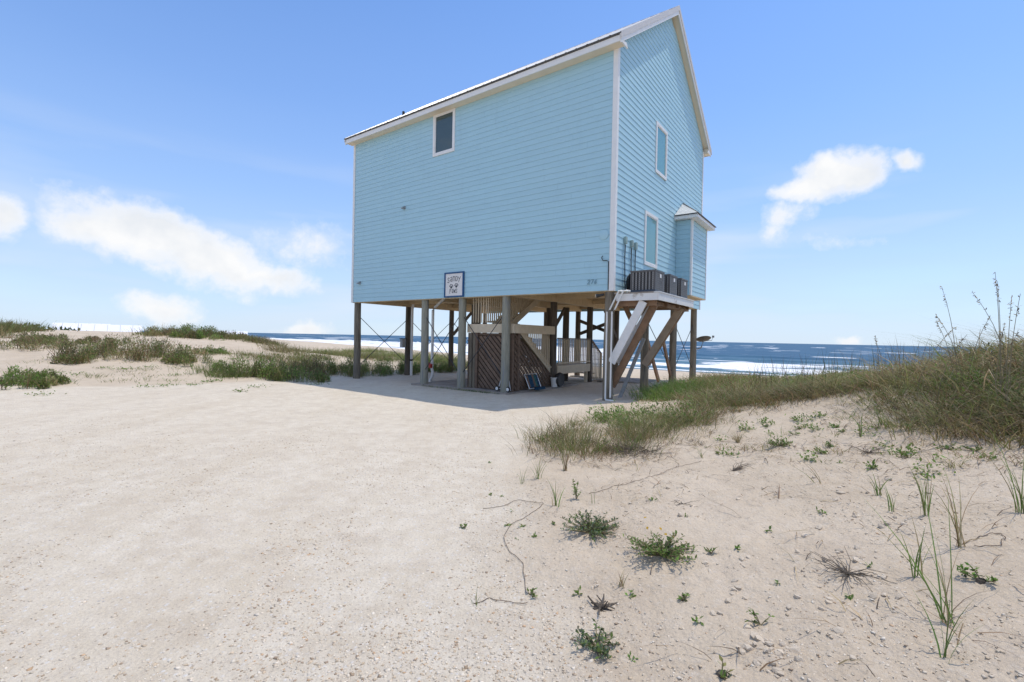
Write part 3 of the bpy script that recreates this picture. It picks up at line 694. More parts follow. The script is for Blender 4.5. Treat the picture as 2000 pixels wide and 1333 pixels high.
# satellite dish on the far corner piling
sd = house_thing('satellite_dish', (-.15, 7.95, 1.45), 'brown grey satellite dish bolted to the far right corner piling', 'dish')
o_ = (-.15, 7.95, 1.45)
m = Off(o_); m.tube([(-.05, 8.05, 1.20), (.10, 8.08, 1.26), (.19, 8.08, 1.55)], .03, 8); m.build('mount_arm', M['grey'], sd)
prof_ = [(.02, .0), (.12, .010), (.21, .035), (.275, .065), (.285, .065), (.21, .022), (.12, -.004), (.02, -.015)]
m = MB(); m.lathe(prof_, 24); d_ = m.build('dish', M['dish'], sd, True); d_.location = (.34, .12, .10); d_.rotation_euler = (R(-22), R(-8), R(20))
m = Off(o_); m.tube([(.15, 8.10, 1.52), (.42, 8.35, 1.55), (.46, 8.38, 1.68)], .014, 6); m.box(.43, .50, 8.34, 8.42, 1.66, 1.74); m.build('feed_arm', M['grey'], sd)
# small utility box on the left row
ub = house_thing('utility_box', (-10.65, 2.45, 1.0), 'small grey utility box fixed to a dark piling on the sea side', 'utility box')
Off((-10.65, 2.45, 1.0)).box(-10.73, -10.58, 2.34, 2.54, 1.0, 1.36).build('casing', M['grey'], ub)
Off((-10.65, 2.45, 1.0)).box(-10.75, -10.56, 2.32, 2.55, 1.361, 1.385).build('lid', M['black'], ub)
# ------------------------------------------------------------------ sign
sg = house_thing('name_sign', (-5.41, -.03, 2.755), 'white board sign with blue frame and paw prints on the front wall', 'sign')
sb = (-5.41, -.03, 2.755)
sx0, sx1, sz0, sz1 = -5.83, -5.0, 2.755, 3.555
Off(sb).box(sx0, sx1, -.045, -.024, sz0, sz1).build('board', M['sign_white'], sg)
m = Off(sb); t = .045
m.box(sx0-.005, sx0+t, -.062, -.022, sz0, sz1); m.box(sx1-t, sx1+.005, -.062, -.022, sz0, sz1); m.box(sx0+t, sx1-t, -.061, -.022, sz1-t, sz1); m.box(sx0+t, sx1-t, -.061, -.022, sz0, sz0+t)
m.build('frame', M['sign_blue'], sg)
LET = {'s': [[(.85, .85), (.5, 1), (.15, .8), (.3, .55), (.75, .35), (.7, .08), (.3, -.05), (.0, .1)]], 'a': [[(.1, .8), (.5, .95), (.8, .7), (.8, 0)], [(.8, .45), (.3, .5), (.1, .2), (.35, 0), (.8, .15)]],
       'n': [[(.1, 0), (.1, 1)], [(.1, .75), (.5, 1), (.85, .8), (.85, 0)]], 'D': [[(.1, 0), (.1, 1), (.6, .95), (.85, .5), (.6, .05), (.1, 0)]], 'y': [[(.05, 1), (.4, .45)], [(.9, 1), (.4, .45), (.15, -.1)]],
       'p': [[(.1, -.15), (.1, 1), (.6, 1), (.8, .75), (.6, .5), (.1, .5)]], 'w': [[(0, 1), (.2, 0), (.5, .7), (.75, 0), (1, 1)]]}
def place_sign(m, q):
    ycnt[0] += 1; d = -.0455 - .0003*(ycnt[0] % 9)
    m.add([(p[0], d, p[1]) for p in q]+[(p[0], d-.003, p[1]) for p in q], [(0,1,2,3),(7,6,5,4),(0,4,5,1),(1,5,6,2),(2,6,7,3),(3,7,4,0)])
arc = [.0, .035, .045, .04, .01]
for k, ch in enumerate('sanDy'):
    m = Off(sb); strokes(m, LET[ch], sx0+.13+k*.118, 3.235+arc[k]*.8, .10, .15, .017, place_sign); m.build('letter', M['ink'], sg)
for k, ch in enumerate('paws'):
    m = Off(sb); strokes(m, LET[ch], sx0+.235+k*.087, 2.895, .072, .125, .014, place_sign); m.build('letter', M['num'] if 0 else M['ink'], sg)
def disc(m, cx, cz, rx, rz_, n=14):
    ycnt[0] += 1; d = -.0455-.0003*(ycnt[0] % 5)
    v = [(cx+rx*math.cos(2*math.pi*k/n), d, cz+rz_*math.sin(2*math.pi*k/n)) for k in range(n)]; v += [(p[0], d-.003, p[2]) for p in v]
    m.add(v, [tuple(range(n)), tuple(range(n, 2*n))[::-1]]+[(k, (k+1) % n, n+(k+1) % n, n+k) for k in range(n)])
for cx, cz in ((-5.53, 3.10), (-5.31, 3.12)):
    m = Off(sb); disc(m, cx, cz-.025, .045, .04)
    for dx, dz in ((-.065, .015), (-.028, .055), (.028, .055), (.065, .015)): disc(m, cx+dx, cz+dz, .019, .026, 10)
    m.build('paw_print', M['ink'], sg)
# ------------------------------------------------------------------ slabs under the house
def slab(name, x0, x1, y0, y1, top, th):
    o = house_thing(name, ((x0+x1)/2, (y0+y1)/2, top-th), None, None); tag(o, None, None, None, 'structure'); return o
pb = MB(); sx = [-7.25, -3.15]; sy = [-.12, 4.2]
X_, Y_ = wor(0, 0)
ps = MB()
ps.box(-7.25, -3.15, -.12, 4.2, -.36, -.118)
pso = ps.build('patio_slab', M['slab']); pso.location = (HX, HY, 0); pso.rotation_euler = (0, 0, HTH); tag(pso, None, None, None, 'structure')
bw = MB(); bw.box(-3.1, 1.0, 5.6, 5.68, -.35, -.08); bw.box(-3.1, 1.0, 7.3, 7.38, -.35, -.08)
bwo = bw.build('boardwalk', M['slab']); bwo.location = (HX, HY, 0); bwo.rotation_euler = (0, 0, HTH); tag(bwo, None, None, None, 'structure')
pk = MB().box(0, .135, 5.5, 7.5, -.078, -.04).mesh('plank', M['slab'])
for k in range(28): link('plank', pk, bwo, (-3.1+k*.145, 0, random.uniform(-.004, .004)))
# ------------------------------------------------------------------ condenser platform with knee braces
PB = (.6, 1.5, 2.44)
pf = house_thing('condenser_platform', PB, 'white edged timber platform jutting from the gable wall under the condensers', 'platform')
PX, PY0, PY1, PZ = 1.18, .02, 2.92, 2.665
Off(PB).box(.10, PX-.04, PY0-.03, PY0, PZ-.195, PZ-.02).build('fascia', M['plat_white'], pf)
Off(PB).box(PX-.037, PX, PY0-.03, PY1, PZ-.196, PZ-.02).build('fascia', M['plat_white'], pf)
n = 8; w = (PX+.02-.05)/n
for k in range(n):
    Off(PB).box(.05+k*w, .05+(k+1)*w-.006, PY0-.04, PY1+.02, PZ-.018, PZ+.012).build('deck_plank', M['grey_timber'] if k == n-1 else M['slab'], pf)
for y in (.12, .95, 1.9, 2.8):
    Off(PB).box(.04, PX-.10, y, y+.05, PZ-.32 if y < 1 else PZ-.26, PZ-.03).build('joist', M['timber'], pf)
Off(PB).box(PX-.30, PX-.18, .2, 3.1, PZ-.30, PZ-.20).build('header', M['timber'], pf)
for a, b, w_, h_, mt in (((.78, .06, 2.45), (-.02, .06, .92), .05, .20, 'plat_white'), ((1.0, .30, 2.44), (-.10, .30, .30), .09, .17, 'timber'), ((.95, .36, 2.42), (.02, .36, .9), .05, .2, 'grey_timber'),
                         ((1.02, 2.45, 2.44), (.0, 2.45, .80), .14, .17, 'timber'), ((1.0, 2.33, 2.44), (-.02, 2.33, .78), .05, .19, 'tan_timber'), ((.55, .75, 1.55), (-.1, .75, -.1), .05, .09, 'grey')):
    Off(PB).beam(a, b, w_, h_, (0, 1, 0) if 0 else (0, 0, 1)).build('knee_brace', M[mt], pf)
for dx, pts in ((0, [(.34, .0, PZ+.04), (.26, -.06, PZ+.05), (.20, -.09, PZ+.05), (-.02, -.10, PZ-.40), (-.10, -.10, PZ-.46), (-.10, -.10, .02), (-.08, -.10, -.02), (.16, -.10, -.02)]),
                (1, [(.46, .0, PZ+.04), (.40, -.06, PZ+.05), (.32, -.09, PZ+.05), (.11, -.09, PZ-.40), (.03, -.09, PZ-.46), (.03, -.09, .05)])):
    Off(PB).tube(pts, .022, 8).build('drain_line', M['pvc'], pf, True)
# ------------------------------------------------------------------ condensers
def louver_mesh(h): return MB().box(-.019, .019, -.008, .008, 0, h).mesh('louver', M['ac_lite'])
def condenser(cx, cy, s, h, label):
    b = (cx, cy, PZ+.012)
    r = house_thing('air_conditioner', b, label, 'air conditioner', 'condensers on the platform')
    q = s/2
    MB().box(-q, q, -q, q, .002, .075).build('base_pan', M['ac_base'], r)
    MB().box(-q+.02, q-.02, -q+.02, q-.02, .076, h-.04).build('coil_casing', M['black'], r)
    tp = MB().box(-q-.008, q+.008, -q-.008, q+.008, h-.04, h).build('top_cover', M['ac'], r)
    m = MB()
    for k in range(6): 
        rr = .05+.035*k; m.tube([(rr*math.cos(a), rr*math.sin(a), h+.02-.0015*k) for a in np.linspace(0, 2*math.pi, 21)], .004, 4, False)
    for k in range(6):
        a = k*math.pi/3; m.tube([(.03*math.cos(a), .03*math.sin(a), h+.024), (.24*math.cos(a), .24*math.sin(a), h+.006)], .005, 4)
    m.build('fan_guard', M['black'], tp)
    for sx_ in (-1, 1):
        for sy_ in (-1, 1):
            MB().box(sx_*q-.035 if sx_ > 0 else -q, q if sx_ > 0 else -q+.035, sy_*q-.035 if sy_ > 0 else -q, q if sy_ > 0 else -q+.035, .076, h-.041).build('corner_post', M['ac'], r)
    lm = louver_mesh(h-.12); nl = 7
    for side in range(4):
        for k in range(nl):
            t = -q+.065+(s-.13)*k/(nl-1); a = side*math.pi/2
            p = Matrix.Rotation(a, 3, 'Z') @ Vector((t, -q+.008, .078))
            link('louver', lm, r, p, a)
    MB().box(q+.002, q+.006, -.02, .10, h-.17, h-.08).build('badge', M['plat_white'], r)
    # thin wire fins, too small to pick apart
    m = MB()
    for k in range(9):
        z = .11+(h-.17)*k/8
        m.box(-q+.03, q-.03, -q-.004, -q+.0, z, z+.008); m.box(q, q+.004, -q+.03, q-.03, z, z+.008)
    tag(m.build('wire_guard', M['ac'], r), None, None, None, 'stuff')
condenser(.68, .56, .64, .56, 'dark grey air conditioner nearest the house corner on the platform')
condenser(.74, 1.52, .60, .56, 'dark grey air conditioner in the middle of the three on the platform')
condenser(.76, 2.42, .60, .56, 'dark grey air conditioner farthest along the platform beside the bay')
# ------------------------------------------------------------------ staircase under the house
SB = (-4.1, 2.5, -.118)
st = house_thing('wooden_staircase', SB, 'tan painted switchback staircase with brown slatted skirt under the house', 'staircase')
LZ = 1.90; DZ = .56; G0 = -.117
def S(): return Off(SB)
# landing and its edge beams
S().box(-5.05, -3.30, .34, 1.60, LZ-.06, LZ).build('landing', M['stair_tan'], st)
S().box(-5.10, -3.24, .28, .335, LZ-.26, LZ+.012).build('landing_fascia', M['stair_tan'], st)
S().box(-3.295, -3.24, .337, 2.62, LZ-.262, LZ+.010).build('landing_fascia', M['stair_tan'], st)
S().box(-5.05, -3.30, .345, .40, LZ-.34, LZ-.27).build('ledger', M['slat'], st)
# slatted skirt: corner posts and diagonal slats
for x, y, m_ in ((-5.05, .37, 'slat'), (-4.98, .35, 'piling'), (-4.72, .34, 'slat'), (-3.36, .36, 'slat'), (-3.33, .62, 'slat')):
    S().box(x-.045, x+.045, y-.045, y+.045, G0, LZ-.27).build('skirt_post', M[m_], st)
piling(-4.86, .42, .10, LZ-.27, 'piling')
def clip_slat(c, w, ulo, uhi, zlo, zhi):
    """slat running down to the right: u+z between c and c+w, clipped by the panel (zhi may fall with u)"""
    poly = [(ulo-9, c-ulo+9), (uhi+9, c-uhi-9), (uhi+9, c+w-uhi-9), (ulo-9, c+w-ulo+9)]
    def clip(P, f):
        out = []
        for i in range(len(P)):
            a, b = P[i], P[(i+1) % len(P)]; fa, fb = f(a), f(b)
            if fa >= 0: out.append(a)
            if fa*fb < 0: t = fa/(fa-fb); out.append((a[0]+t*(b[0]-a[0]), a[1]+t*(b[1]-a[1])))
        return out
    for f in (lambda p: p[0]-ulo, lambda p: uhi-p[0], lambda p: p[1]-zlo, lambda p: zhi(p[0])-p[1]):
        poly = clip(poly, f)
        if len(poly) < 3: return None
    return poly
c = -6.0
while c < 4.5:
    p = clip_slat(c, .135, -4.66, -3.42, G0+.02, lambda u: LZ-.36)
    if p: S().prism(p, 1, .345, .37).build('slat', M['slat'], st)
    p = clip_slat(c, .135, .44, 2.75, G0+.02, lambda u: min(LZ-.28, LZ-.20-(u-.72)*.745))
    if p: S().prism(p, 0, -3.345, -3.32).build('slat', M['slat'], st)
    c += .178
S().box(-5.03, -4.72, .40, 1.2, G0, LZ-.3).build('skirt_panel', M['slat'], st)
# sheet added behind the slats to stop light leaking through their gaps
S().box(-4.62, -3.36, .58, .60, G0, LZ-.3).build('skirt_panel', M['slat'], st)
def flight(xa, xb, y0, z0, n, rise, run, side):
    """n steps from (y0, z0); rise may be negative"""
    for k in range(n):
        z = z0+rise*(k+ (1 if rise > 0 else 0)); y = y0+run*k
        S().box(xa+.03, xb-.03, y-.02, y+run+.01, z-.04, z).build('tread', M['stair_tan'], st)
        S().box(xa+.03, xb-.03, y+run-.012 if rise < 0 else y-.005, y+run+.005 if rise < 0 else y+.012, z-abs(rise)+.002 if 1 else z, z-.041).build('riser', M['stair_tan'], st)
    s = rise/run
    for x in (xa, xb):
        S().prism([(y0-.05, z0+.03), (y0-.05, z0-.22), (y0+n*run+.02, z0+n*rise-.22), (y0+n*run+.02, z0+n*rise+.03)], 0, x-.022, x+.022).build('stringer', M['stair_tan'], st)
flight(-4.15, -3.36, .72, LZ, 7, -.19, .255, 1)
flight(-5.02, -4.34, 1.45, LZ, 7, .17, .275, 1)
bal = {}
def baluster(x, y, z0, z1, wdt=.032):
    k = round(z1-z0, 2)
    if k not in bal: bal[k] = MB().box(-wdt/2, wdt/2, -wdt/2, wdt/2, 0, k).mesh('baluster', M['stair_tan'])
    link('baluster', bal[k], st, (x-SB[0], y-SB[1], z0-SB[2]))
# railing of the lower flight
k = 0; y = .80
while y < 2.48:
    zt_ = LZ-(y-.72)*.745; baluster(-3.33, y, zt_-.12, min(zt_+.85, LZ-.25)); y += .115
# railing of the landing and the upper flight
y = .42
while y < 3.2:
    zt_ = LZ if y < 1.45 else LZ+(y-1.45)*.618
    baluster(-4.36, y, zt_+.06, min(zt_+.92, ZB+.28)); y += .105
S().beam((-4.36, .38, LZ+.09), (-4.36, 1.5, LZ+.09), .05, .05).build('bottom_rail', M['stair_tan'], st)
S().beam((-4.36, .38, LZ+.88), (-4.36, 1.45, LZ+.88), .05, .06).build('handrail', M['stair_tan'], st)
x = -4.95
while x < -4.4:
    baluster(x, .40, LZ+.06, LZ+.86); x += .105
# lower deck and its railing
S().box(-4.6, -3.32, 2.50, 5.35, DZ-.05, DZ).build('deck', M['stair_tan'], st)
S().box(-3.315, -3.26, 2.86, 5.40, DZ-.28, DZ+.012).build('deck_fascia', M['stair_tan'], st)
S().box(-4.6, -3.33, 5.36, 5.41, DZ-.28, DZ+.01).build('deck_fascia', M['stair_tan'], st)
for y in (2.95, 5.25): S().box(-3.45, -3.34, y-.06, y+.06, G0-.1, DZ-.051).build('deck_post', M['stair_tan'], st)
y = 2.98
while y < 5.36:
    baluster(-3.285, y, DZ+.05, DZ+.93); y += .122
S().box(-3.33, -3.24, 2.92, 5.42, DZ+.932, DZ+.97).build('handrail', M['slat'], st)
S().box(-3.31, -3.26, 2.92, 5.40, DZ+.08, DZ+.12).build('bottom_rail', M['stair_tan'], st)
for k in range(3):
    S().box(-4.5, -3.34, 5.42+k*.27, 5.70+k*.27, DZ-.19*(k+1)-.04, DZ-.19*(k+1)).build('tread', M['stair_tan'], st)
for k in range(7):
    y = 5.48+k*.12; baluster(-3.285, y, DZ-.2-(y-5.42)*.55-.3, DZ+.9-(y-5.42)*.6)
S().beam((-3.285, 5.38, DZ+.95), (-3.285, 6.3, DZ+.38), .05, .06).build('handrail', M['slat'], st)
S().box(-3.33, -3.24, 6.24, 6.33, -.2, DZ+.42).build('newel_post', M['stair_tan'], st)
S().box(-3.80, -3.36, 2.72, 2.86, DZ-.5, DZ+1.35).build('newel_post', M['stair_tan'], st)
# ------------------------------------------------------------------ small things on the slab
bc = (-2.95, 1.55, -.118)
bc = (-3.22, 1.25, -.118)
ch = house_thing('beach_chair', bc, 'folded blue striped beach chair leaning on the brown slats', 'beach chair')
def C(): return Off(bc)
for k, mt in enumerate(('tan_fab', 'blue_fab', 'blue_fab', 'tan_fab', 'green_fab', 'blue_fab')):
    a = .95+k*.105; C().add([(-3.12, a, -.02), (-3.12, a+.10, -.02), (-3.26, a+.10, .34), (-3.26, a, .34), (-3.135, a, -.02), (-3.135, a+.10, -.02), (-3.275, a+.10, .34), (-3.275, a, .34)],
                            [(0,1,2,3),(7,6,5,4),(0,4,5,1),(1,5,6,2),(2,6,7,3),(3,7,4,0)]).build('fabric_stripe', M[mt], ch)
m = C(); m.tube([(-3.10, .90, -.06), (-3.10, 1.62, -.06)], .014, 6); m.tube([(-3.09, .93, -.06), (-3.29, .93, .37), (-3.29, 1.59, .37), (-3.09, 1.59, -.06)], .014, 6); m.build('tube_frame', M['alu'], ch)
C().box(-3.11, -2.97, 1.22, 1.66, -.105, -.03).build('folded_seat', M['blue_fab'], ch)
hb = (-3.42, -.0, -.118)
ht = house_thing('hand_cart', (-3.50, .36, -.118), 'two wheeled aluminium hand cart standing behind the front piling', 'cart')
hb = (-3.50, .36, -.118)
def Hc(): return Off(hb)
m = Hc(); m.tube([(-3.68, .14, .0), (-3.62, .28, .45), (-3.45, .28, .45), (-3.22, .12, -.06)], .014, 6); m.build('handle_frame', M['alu'], ht)
for x in (-3.70, -3.30):
    m = MB(); m.lathe([(.035, -.02), (.075, -.025), (.085, 0), (.075, .025), (.035, .02)], 18, (x-hb[0], .10-hb[1], .0+.088), 1); wv = m.build('wheel', M['black'], ht, True)
    MB().lathe([(.036, -.022), (.05, -.027), (.05, -.0265), (.01, -.03)], 14, (x-hb[0], .10-hb[1], .088), 1).build('rim', M['pvc'], wv)
Hc().tube([(-3.70, .10, -.03), (-3.30, .10, -.03)], .012, 6).build('axle', M['alu'], ht)
bk = house_thing('bucket', (-3.18, 2.55, -.118), 'white plastic bucket beside the foot of the stairs', 'bucket')
MB().lathe([(.10, 0), (.135, .30), (.145, .30), (.145, .32), (.13, .32), (.095, .02)], 18).build('pail', M['pvc'], bk, True)
tb = house_thing('spare_tyre', (-3.08, 2.72, .12), 'dark round tyre leaning behind the stair piling', 'tyre')
m = MB(); m.lathe([(.13, -.06), (.22, -.07), (.25, 0), (.22, .07), (.13, .06)], 22, (0, 0, .0), 0); m.build('tread_ring', M['black'], tb, True)
# ------------------------------------------------------------------ far beach house beyond the left dunes
def far_house(x, y, rz, ln, dp, zr, zw, label, nwin):
    g = -1.0; r = empty('beach_house', (x, y, g), rz); tag(r, label, 'house')
    MB().prism([(-dp/2, 0), (dp/2, 0), (dp/2, zw-g), (0, zr-g-.15), (-dp/2, zw-g)], 0, -ln/2, ln/2).build('wall', M['far_grey'], r)
    m = MB()
    for s in (-1, 1): m.prism([(s*(dp/2+.5), zw-g-.35), (s*(dp/2+.5), zw-g-.2), (0, zr-g), (0, zr-g-.15)], 0, -ln/2-.5, ln/2+.5)
    ro = m.build('roof', M['far_white'], r)
    for k in range(nwin):
        a = -ln/2+ln*(k+.5)/nwin
        MB().box(a-.6, a+.6, -dp/2-.06, -dp/2-.01, zw-g-1.6, zw-g-.6).build('window', M['far_window'], r)
        s0 = MB(); ang = math.atan2(zr-zw, dp/2)
        MB().beam((a, -dp/2-.4, zw-g-.13), (a, -.1, zr-g+.0), .05, .04).build('roof_seam', M['far_grey'], ro)
    return r
far_house(-83.0, 97.0, R(38), 10.0, 7.0, 2.55, .7, 'far white roofed beach house beyond the left dunes, right half of the pair', 5)
far_house(-90.5, 99.5, R(38), 8.0, 7.0, 2.75, .9, 'far white roofed beach house beyond the left dunes, left half of the pair', 4)
far_house(-97.0, 160.0, R(30), 12.0, 8.0, 1.9, .6, 'tiny far white roof near the sea horizon left of the crest shrub', 4)

# ------------------------------------------------------------------ vegetation
def foliage_material(name, rough=.6, trans=.35):
    m = bpy.data.materials.new(name); m.use_nodes = True; t = m.node_tree; t.nodes.clear(); N = NT(t)
    c = N.n('ShaderNodeAttribute', attribute_name='tone').outputs['Color']
    g = N.n('ShaderNodeNewGeometry').outputs['Position']
    c = N.mix(N.ramp(N.noise(g, 14, 3), [(.3, .0), (.7, .25)]), c, (.17, .14, .06))
    p = N.n('ShaderNodeBsdfPrincipled'); N.link(c, p.inputs['Base Color']); p.inputs['Roughness'].default_value = rough; p.inputs['Specular IOR Level'].default_value = .3
    tr = N.n('ShaderNodeBsdfTranslucent'); N.link(c, tr.inputs['Color'])
    mx = N.n('ShaderNodeMixShader'); mx.inputs[0].default_value = trans; N.link(p.outputs[0], mx.inputs[1]); N.link(tr.outputs[0], mx.inputs[2])
    o = N.n('ShaderNodeOutputMaterial'); N.link(mx.outputs[0], o.inputs['Surface']); return m
M['leaf'] = foliage_material('leaf_tissue'); M['twig'] = foliage_material('dry_twig', .8, .05)
TONE = dict(green=(.145, .235, .055), olive=(.24, .235, .09), dark=(.06, .09, .03), straw=(.47, .36, .21), dead=(.15, .105, .075), blue=(.14, .20, .12), bright=(.17, .31, .055), rust=(.26, .155, .085))
TONE = {k: np.array(v) for k, v in TONE.items()}
class Veg:
    """vectorised collector of blades and leaves"""
    def __init__(s): s.v = []; s.c = []; s.q = []; s.t = []; s.n = 0
    def blades(s, base, h, ang, lean, w, colr, droop=.25, nseg=3, yaw=None):
        N = len(base); base = np.asarray(base, float)
        h, ang, lean, w, droop = [np.broadcast_to(np.asarray(a, float), (N,)) for a in (h, ang, lean, w, droop)]
        dx, dy = np.cos(ang), np.sin(ang)
        if yaw is None: yaw = rng.uniform(0, np.pi, N)
        wx, wy = np.cos(yaw), np.sin(yaw)
        colr = np.broadcast_to(colr, (N, 3)); vs_ = []; cs_ = []
        for i in range(nseg+1):
            t = i/nseg
            r = h*lean*(.35*t+.65*t*t); z = h*(t-droop*t*t)
            P = base + np.stack([dx*r, dy*r, z], 1)
            ww = w*(1-t**1.6)*.5*(1.0 if i else .7)
            if i < nseg:
                vs_ += [P+np.stack([wx*ww, wy*ww, 0*ww], 1), P-np.stack([wx*ww, wy*ww, 0*ww], 1)]; cs_ += [colr, colr]
            else: vs_ += [P]; cs_ += [colr]
        K = 2*nseg+1
        V = np.stack(vs_, 1).reshape(-1, 3); Cc = np.stack(cs_, 1).reshape(-1, 3)
        off = s.n+np.arange(N)[:, None]*K
        for i in range(nseg-1): s.q.append(off+np.array([[2*i, 2*i+1, 2*i+3, 2*i+2]]))
        s.t.append(off+np.array([[2*nseg-2, 2*nseg-1, 2*nseg]]))
        s.v.append(V); s.c.append(Cc); s.n += N*K; return s
    def leaves(s, base, dirs, ln, wd, colr):
        base = np.asarray(base, float); N = len(base); d = dirs/np.linalg.norm(dirs, axis=1, keepdims=True)
        up = rng.normal(size=(N, 3))*.45+np.array([0, 0, 1.0]); sd = np.cross(d, up); sd /= np.linalg.norm(sd, axis=1, keepdims=True)+1e-9
        nr = np.cross(sd, d)
        ln = np.broadcast_to(np.asarray(ln, float), (N,))[:, None]; wd = np.broadcast_to(np.asarray(wd, float), (N,))[:, None]
        V = np.stack([base, base+d*ln*.5+sd*wd*.5+nr*wd*.12, base+d*ln, base+d*ln*.5-sd*wd*.5+nr*wd*.12], 1).reshape(-1, 3)
        off = s.n+np.arange(N)[:, None]*4
        s.t += [off+np.array([[0, 1, 2]]), off+np.array([[0, 2, 3]])]
        s.v.append(V); s.c.append(np.repeat(np.broadcast_to(colr, (N, 3)), 4, 0)); s.n += N*4; return s
    def mesh(s, name, m):
        V = np.concatenate(s.v); C_ = np.concatenate(s.c)
        q = np.concatenate(s.q) if s.q else np.zeros((0, 4), int); t = np.concatenate(s.t) if s.t else np.zeros((0, 3), int)
        me = bpy.data.meshes.new(name); me.vertices.add(len(V)); me.vertices.foreach_set('co', V.ravel())
        L_ = np.concatenate([q.ravel(), t.ravel()]).astype(np.int32); me.loops.add(len(L_)); me.loops.foreach_set('vertex_index', L_)
        me.polygons.add(len(q)+len(t))
        me.polygons.foreach_set('loop_start', np.concatenate([np.arange(len(q))*4, len(q)*4+np.arange(len(t))*3]).astype(np.int32))
        me.polygons.foreach_set('loop_total', np.concatenate([np.full(len(q), 4), np.full(len(t), 3)]).astype(np.int32))
        me.update(); me.validate()
        a = me.attributes.new('tone', 'FLOAT_COLOR', 'POINT'); a.data.foreach_set('color', np.c_[C_, np.ones(len(C_))].astype(np.float32).ravel())
        me.materials.append(m); return me
    def build(s, name, m, parent=None, loc=(0, 0, 0)): return link(name, s.mesh(name, m), parent, loc)
def tones(n, mixd, var=.22):
    keys = list(mixd); p = np.array([mixd[k] for k in keys], float); p /= p.sum()
    c = np.array([TONE[k] for k in keys])[rng.choice(len(keys), n, p=p)]
    return c*(1+rng.uniform(-var, var, (n, 1)))*(1+rng.uniform(-.08, .08, (n, 3)))
def in_poly(poly, n, sd_min=0.0):
    P = np.array(poly, float); lo, hi = P.min(0), P.max(0); out = np.zeros((0, 2))
    while len(out) < n:
        q = rng.uniform(lo, hi, (n*2, 2)); q = q[poly_sd(q[:, 0], q[:, 1], P) > sd_min]; out = np.concatenate([out, q])
    return out[:n]
def grass_cover(vg, poly, nclump, per, hgt, mixd, spread=.22, lean=(.3, 1.1), w=(.004, .009), patch=None, dens_seed=5, droop=(.1, .5), sd_min=0.0, clumpvar=.3):
    cc = in_poly(poly, nclump, sd_min)
    if patch is not None:
        f = fbm(cc[:, 0]*patch[0], cc[:, 1]*patch[0], dens_seed); cc = cc[f > patch[1]]
    n = len(cc); k = (rng.poisson(per, n)*rng.uniform(.35, 1.5, n)).astype(int)+6; N = k.sum(); ci = np.repeat(np.arange(n), k)
    size = rng.uniform(1-clumpvar*1.5, 1+clumpvar, n)
    off = rng.normal(size=(N, 2))*spread*size[ci, None]*.55
    xy = cc[ci]+off; z = terrain(xy[:, 0], xy[:, 1])-.015
    tone_c = tones(n, mixd, .35)[ci]*.45+tones(N, mixd, .4)*.55
    ang = np.arctan2(off[:, 1], off[:, 0])+rng.normal(size=N)*.7
    h = hgt*size[ci]*rng.uniform(.45, 1.15, N)
    vg.blades(np.c_[xy, z], h, ang, rng.uniform(*lean, N), rng.uniform(*w, N), tone_c, rng.uniform(*droop, N))
TUFTS = [
    ((2.1, 2.41), 0.42, 9, 100, 0.35, 'upright green grass tuft in the middle of the right sand slope'),
    ((2.54, 2.64), 0.55, 10, 70, 0.45, 'tall green grass tuft with curled dry roots near the right edge'),
    ((1.9, 2.03), 0.6, 9, 50, 0.75, 'long arching green blades, biggest tuft at the lower right'),
    ((1.73, 1.86), 0.34, 8, 60, 0.5, 'lowest green grass tuft in the right corner of the sand slope'),
    ((2.63, 3.22), 0.26, 7, 95, 0.25, 'short yellow green tuft beside a cluster of pale stones'),
    ((2.8, 3.58), 0.26, 12, 120, 0.6, 'spreading thin grass tuft left of the stone cluster'),
    ((2.72, 3.07), 0.46, 12, 85, 0.3, 'dense double grass tuft right of the stone cluster'),
    ((3.26, 3.0), 0.62, 12, 110, 0.4, 'grass tuft cut by the right edge of the picture'),
    ((2.63, 3.98), 0.3, 5, 165, 1.2, 'flattened dry yellow blades leaning left on the sand'),
    ((3.99, 5.38), 0.3, 6, 90, 0.2, 'single upright green stalk tuft below the dense dune grass'),
    ((0.4, 4.02), 0.26, 12, 100, 0.6, 'thin grass tuft left of the upright leafy weed'),
    ((0.73, 4.04), 0.2, 2, 95, 0.2, 'two lone thin blades right of the upright leafy weed'),
    ((0.3, 4.92), 0.34, 16, 95, 0.55, 'outermost reedy tuft at the left tip of the dune grass'),
    ((0.63, 5.31), 0.42, 22, 90, 0.45, 'reddish stemmed tuft at the front of the dune grass'),
    ((1.38, 5.1), 0.22, 3, 130, 0.9, 'bent single blade in front of the dark brush'),
    ((-0.18, 2.67), 0.12, 6, 60, 0.7, 'tiny grass sprig on the drive at the end of a runner'),
    ((0.66, 2.71), 0.12, 14, 100, 0.6, 'tiny dry grass tuft between the two leafy weeds and the dark litter'),
    ((2.23, 5.48), 0.2, 10, 100, 0.7, 'short green tuft right of the dark brush'),
    ((2.89, 5.99), 0.22, 40, 90, 0.9, 'brown fringed tuft on the bare slope below the dune grass'),
    ((0.13, 4.82), 0.2, 8, 110, 0.7, 'sparse sprig on the drive side of the reedy tufts'),
]
